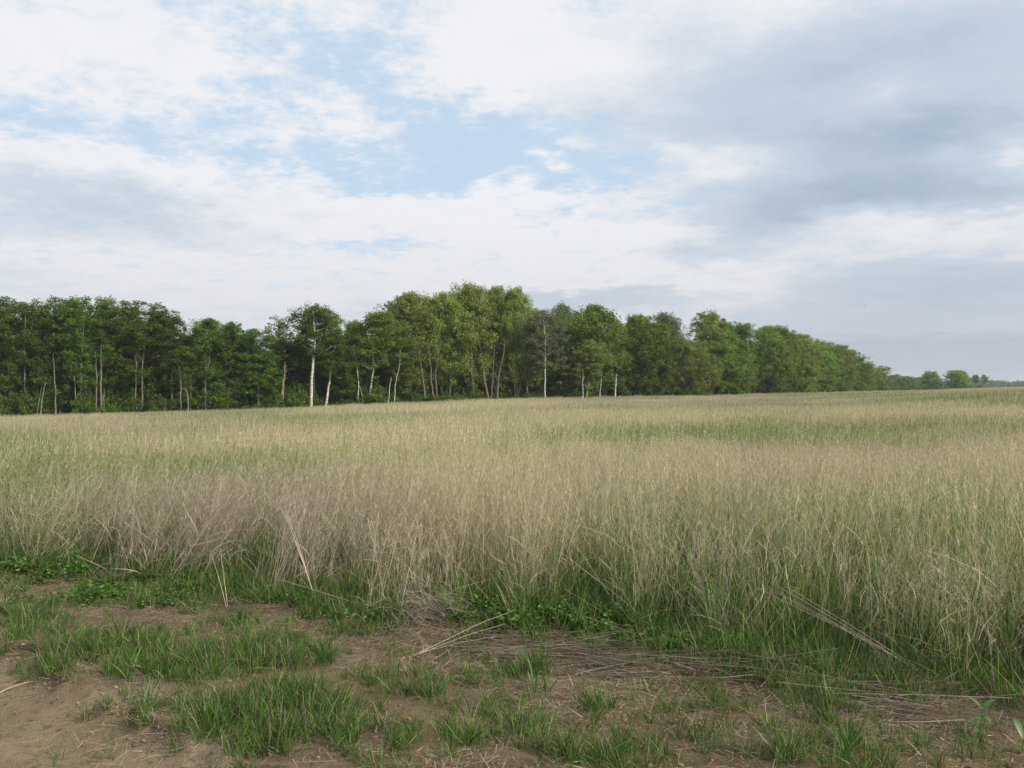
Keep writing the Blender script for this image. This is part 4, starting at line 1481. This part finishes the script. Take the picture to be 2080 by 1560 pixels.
def tuft(px, py, n, rad, h, w, label, seed, group=None):
    v, q, c = clump_green(seed, n, rad, h, w, .2, .3, 5, .05)
    x, y, z = wplace(px, py)
    me = new_mesh('grass_tuft', v, q, M_TUFT); add_attr(me, 'vc', 'FLOAT_VECTOR', c)
    o = link('grass_tuft', me); o.location = (x, y, z - .005)
    tag(o, label, 'grass tuft', group)


def mat_tuft():
    s = NT('tuft_blades')
    r, t, g = s.attr('vc')
    col = s.mix(r, (.03, .10, .018, 1), (.075, .19, .03, 1))
    col = s.mix(s.ss(g, .9, .95), col, (.38, .31, .17, 1))
    return s.leafy(col, .35, .06)


M_TUFT = mat_tuft()
for px, py, n, rad, h, w, lab, sd in [
    (660, 1352, 46, .045, .19, .006, 'dense dark green tuft standing alone right of the grass patches', 51),
    (1098, 1408, 26, .05, .24, .007, 'tall upright dark tuft in the middle of the bare verge', 52),
    (872, 1412, 24, .05, .17, .006, 'small green tuft left of the tall upright dark tuft', 53),
    (1315, 1408, 8, .02, .12, .006, 'sparse seedling tuft on bare earth right of the tall upright tuft', 54),
    (1428, 1532, 14, .03, .17, .007, 'blue-green seedling tuft at the bottom, right of centre', 55),
    (1410, 1500, 8, .02, .14, .007, 'thin pair of blades just above the blue-green seedling tuft', 56),
    (1592, 1545, 26, .05, .15, .006, 'bushy low tuft near the bottom, right of centre', 57),
    (1520, 1530, 12, .03, .16, .007, 'upright dark tuft left of the bushy low one near the bottom', 58),
    (1714, 1552, 14, .03, .20, .007, 'tall narrow tuft at the bottom, halfway to the right corner', 59),
    (1728, 1494, 8, .02, .13, .005, 'thin bright tuft above the tall narrow one at the bottom', 60),
    (1862, 1520, 26, .05, .15, .005, 'fine grey-green tuft left of the broad-leaved plant', 61),
    (1955, 1540, 22, .05, .17, .006, 'ragged tuft at the foot of the broad-leaved plant', 62),
    (806, 1375, 10, .02, .18, .005, 'thin dark spiky tuft beside the flattened stalks', 63),
]:
    tuft(px, py, n, rad, h, w, lab, sd)


def stalks(name, pairs, label, mat, r=.0028, cat='stalk', seed=0, group=None):
    """a dead stalk (or one bundle grown from one root): pairs of ground pixel, then far end given as (dx, dy, dz) metres"""
    R = np.random.default_rng(seed)
    (px, py), tips = pairs
    x, y, z = wplace(px, py)
    TV, TQ, off = [], [], 0
    for (dx, dy, dz) in tips:
        p1 = np.array([dx, dy, dz]); p0 = np.array([R.normal(0, .015), R.normal(0, .015), 0])
        t = np.linspace(0, 1, 8)[:, None]
        pts = p0 + (p1 - p0) * t + R.normal(0, .0015, (8, 3)) + np.array([0, 0, .012]) * np.sin(t * np.pi)
        v, q = tube(pts, r * (1 - .6 * t[:, 0]), 5); TV.append(v); TQ.append(q + off); off += len(v)
    o = link(name, new_mesh(name, np.concatenate(TV), np.concatenate(TQ), mat, True))
    o.location = (x, y, z)
    tag(o, label, cat, group)


for pr, lab, mt, r_ in [
    (((640, 1232), [(-.28, .2, .62), (-.30, .25, .70), (-.22, .1, .55)]), 'bundle of straight pale stalks propped against the grass, left of centre', M_STALK, .0035),
    (((845, 1330), [(.55, .25, .12), (.62, .30, .20), (.50, .18, .06)]), 'long pale stalks lying slantwise on the ground in front of the grass', M_STALK, .0022),
    (((1330, 1290), [(-.62, .3, .45)]), 'long thin stalk slanting down right across the middle of the grass front', M_STALK, .003),
    (((1270, 1270), [(-.40, .2, .55)]), 'second thin slanting stalk, shorter and left of the long one', M_STALK, .0025),
    (((1890, 1400), [(-.70, .5, .35), (-.75, .55, .42), (-.62, .5, .30), (-.8, .6, .36), (-.66, .45, .40)]), 'sheaf of grey stalks slanting down towards the lower right corner', M_STALKG, .003),
    (((1540, 1400), [(.24, .25, .08)]), 'pale stalk lying across the flattened ones, right of centre', M_STALK, .003),
    (((1610, 1330), [(-.03, .1, .62)]), 'tall pale upright stalk before the green blades at right', M_STALK, .003),
    (((460, 1235), [(-.10, .15, .42), (-.15, .1, .38)]), 'orange-tan broken stalks at the foot of the grass, left side', M_STALK, .003),
    (((1395, 1240), [(.10, .1, .62), (.16, .05, .70), (.12, .2, .55)]), 'whitish branched dead weed standing at the front right of centre', M_STALK, .0035),
    (((0, 1385), [(.16, .10, .03)]), 'single thick straw lying on the track at the far left', M_STALK, .004),
    (((50, 1152), [(.05, .2, .55), (.02, .2, .6)]), 'thin upright stalks at the left end of the grass front', M_STALK, .003),
    (((180, 1170), [(.16, .1, .50)]), 'leaning pale stalk near the left end of the grass front', M_STALK, .003),
]:
    stalks('dead_stalk', pr, lab, mt, r_, seed=int(pr[0][0]))


def thatch_heap():
    """the grey tangled heap of old grass at the foot of the field, left of centre"""
    R = np.random.default_rng(88)
    n = 520
    a = R.random(n) * 6.28; rr = R.random(n) ** .5 * .26
    b = np.stack([rr * np.cos(a) * 1.25, rr * np.sin(a) * .7, .22 * (1 - (rr / .27) ** 2) * R.random(n)], 1)
    aa = R.normal(-.6, .7, n)
    d = unit(np.stack([np.cos(aa) * .7, -np.abs(np.sin(aa)) * .3, -.35 + .8 * R.random(n)], 1))
    L = .10 + .26 * R.random(n)
    v, q, c, _ = strands(R, b, d, L, np.full(n, .0035), np.stack([R.normal(0, .1, n), R.normal(0, .1, n), -.45 * np.ones(n)], 1), 4, 'stem', gr=np.ones(n))
    v[:, 2] = np.maximum(v[:, 2], .0)
    s = NT('grey_thatch'); r, t, g = s.attr('vc')
    m = s.leafy(s.mix(r, (.16, .125, .10, 1), (.38, .31, .25, 1)), .1, .02)
    me = new_mesh('thatch_heap', v, q, m); add_attr(me, 'vc', 'FLOAT_VECTOR', c)
    o = link('thatch_heap', me)
    x, y, z = wplace(848, 1265)
    o.location = (x, y, z)
    tag(o, 'grey tangled heap of old grass at the foot of the field, left of centre', 'grass heap')


thatch_heap()


# small bird far off in the sky at right
def bird():
    r = link('bird', None) if False else None
    body = []
    t = np.linspace(0, 1, 9)
    pts = np.stack([-.16 + .34 * t, np.zeros(9), .02 * np.sin(t * np.pi)], 1)
    rad = np.array([.004, .018, .035, .042, .04, .03, .024, .022, .004])
    v, q = tube(pts, rad, 8); parts = [(v, q)]
    for sgn in (-1, 1):
        n = 8; s = np.linspace(0, 1, n)
        le = np.stack([.05 - .10 * s ** 1.5, sgn * (.02 + .42 * s), .12 * s - .14 * s ** 2 + .01], 1)
        ch = .13 * (1 - s ** 1.7) + .012
        te = le - np.stack([ch, np.zeros(n), np.zeros(n)], 1)
        up = np.array([0, 0, .006])
        v = np.concatenate([le + up, te + up * .3, te - up * .3, le - up])
        i = np.arange(n - 1)
        q = np.concatenate([np.stack([i + a * n, i + 1 + a * n, i + 1 + ((a + 1) % 4) * n, i + ((a + 1) % 4) * n], 1) for a in range(4)])
        parts.append((v, q))
    V, Q, off = [], [], 0
    for v, q in parts:
        V.append(v); Q.append(q + off); off += len(v)
    o = link('bird', new_mesh('bird', np.concatenate(V), np.concatenate(Q), simple_mat('bird_feathers', (.12, .11, .10)), True))
    d = 210
    o.location = ((1757 - 1040) / F * d, d, EYE + (780 - 621) / F * d)
    o.rotation_euler = (0, .1, .3)
    o.scale = (1.3, 1.3, 1.3)
    tag(o, 'tiny dark bird flying high in the grey sky at right', 'bird')


bird()


# ------------------------------------------------------------------ haze
def haze():
    x0, x1, y0, y1, z0, z1 = -1100, 1400, -150, 1150, -9, 40
    v = np.array([(x, y, z) for z in (z0, z1) for y in (y0, y1) for x in (x0, x1)], float)
    q = np.array([[0, 2, 3, 1], [4, 5, 7, 6], [0, 1, 5, 4], [2, 6, 7, 3], [0, 4, 6, 2], [1, 3, 7, 5]])
    s = NT('haze')
    p = s.n('ShaderNodeVolumePrincipled', {'Color': (.85, .92, 1.0, 1), 'Density': .00022, 'Anisotropy': .0})
    s.nt.links.new(p.outputs[0], s.out.inputs['Volume'])
    tag(link('haze', new_mesh('haze', v, q, s.m)), kind='stuff')


HAZE = True
if HAZE:
    haze()
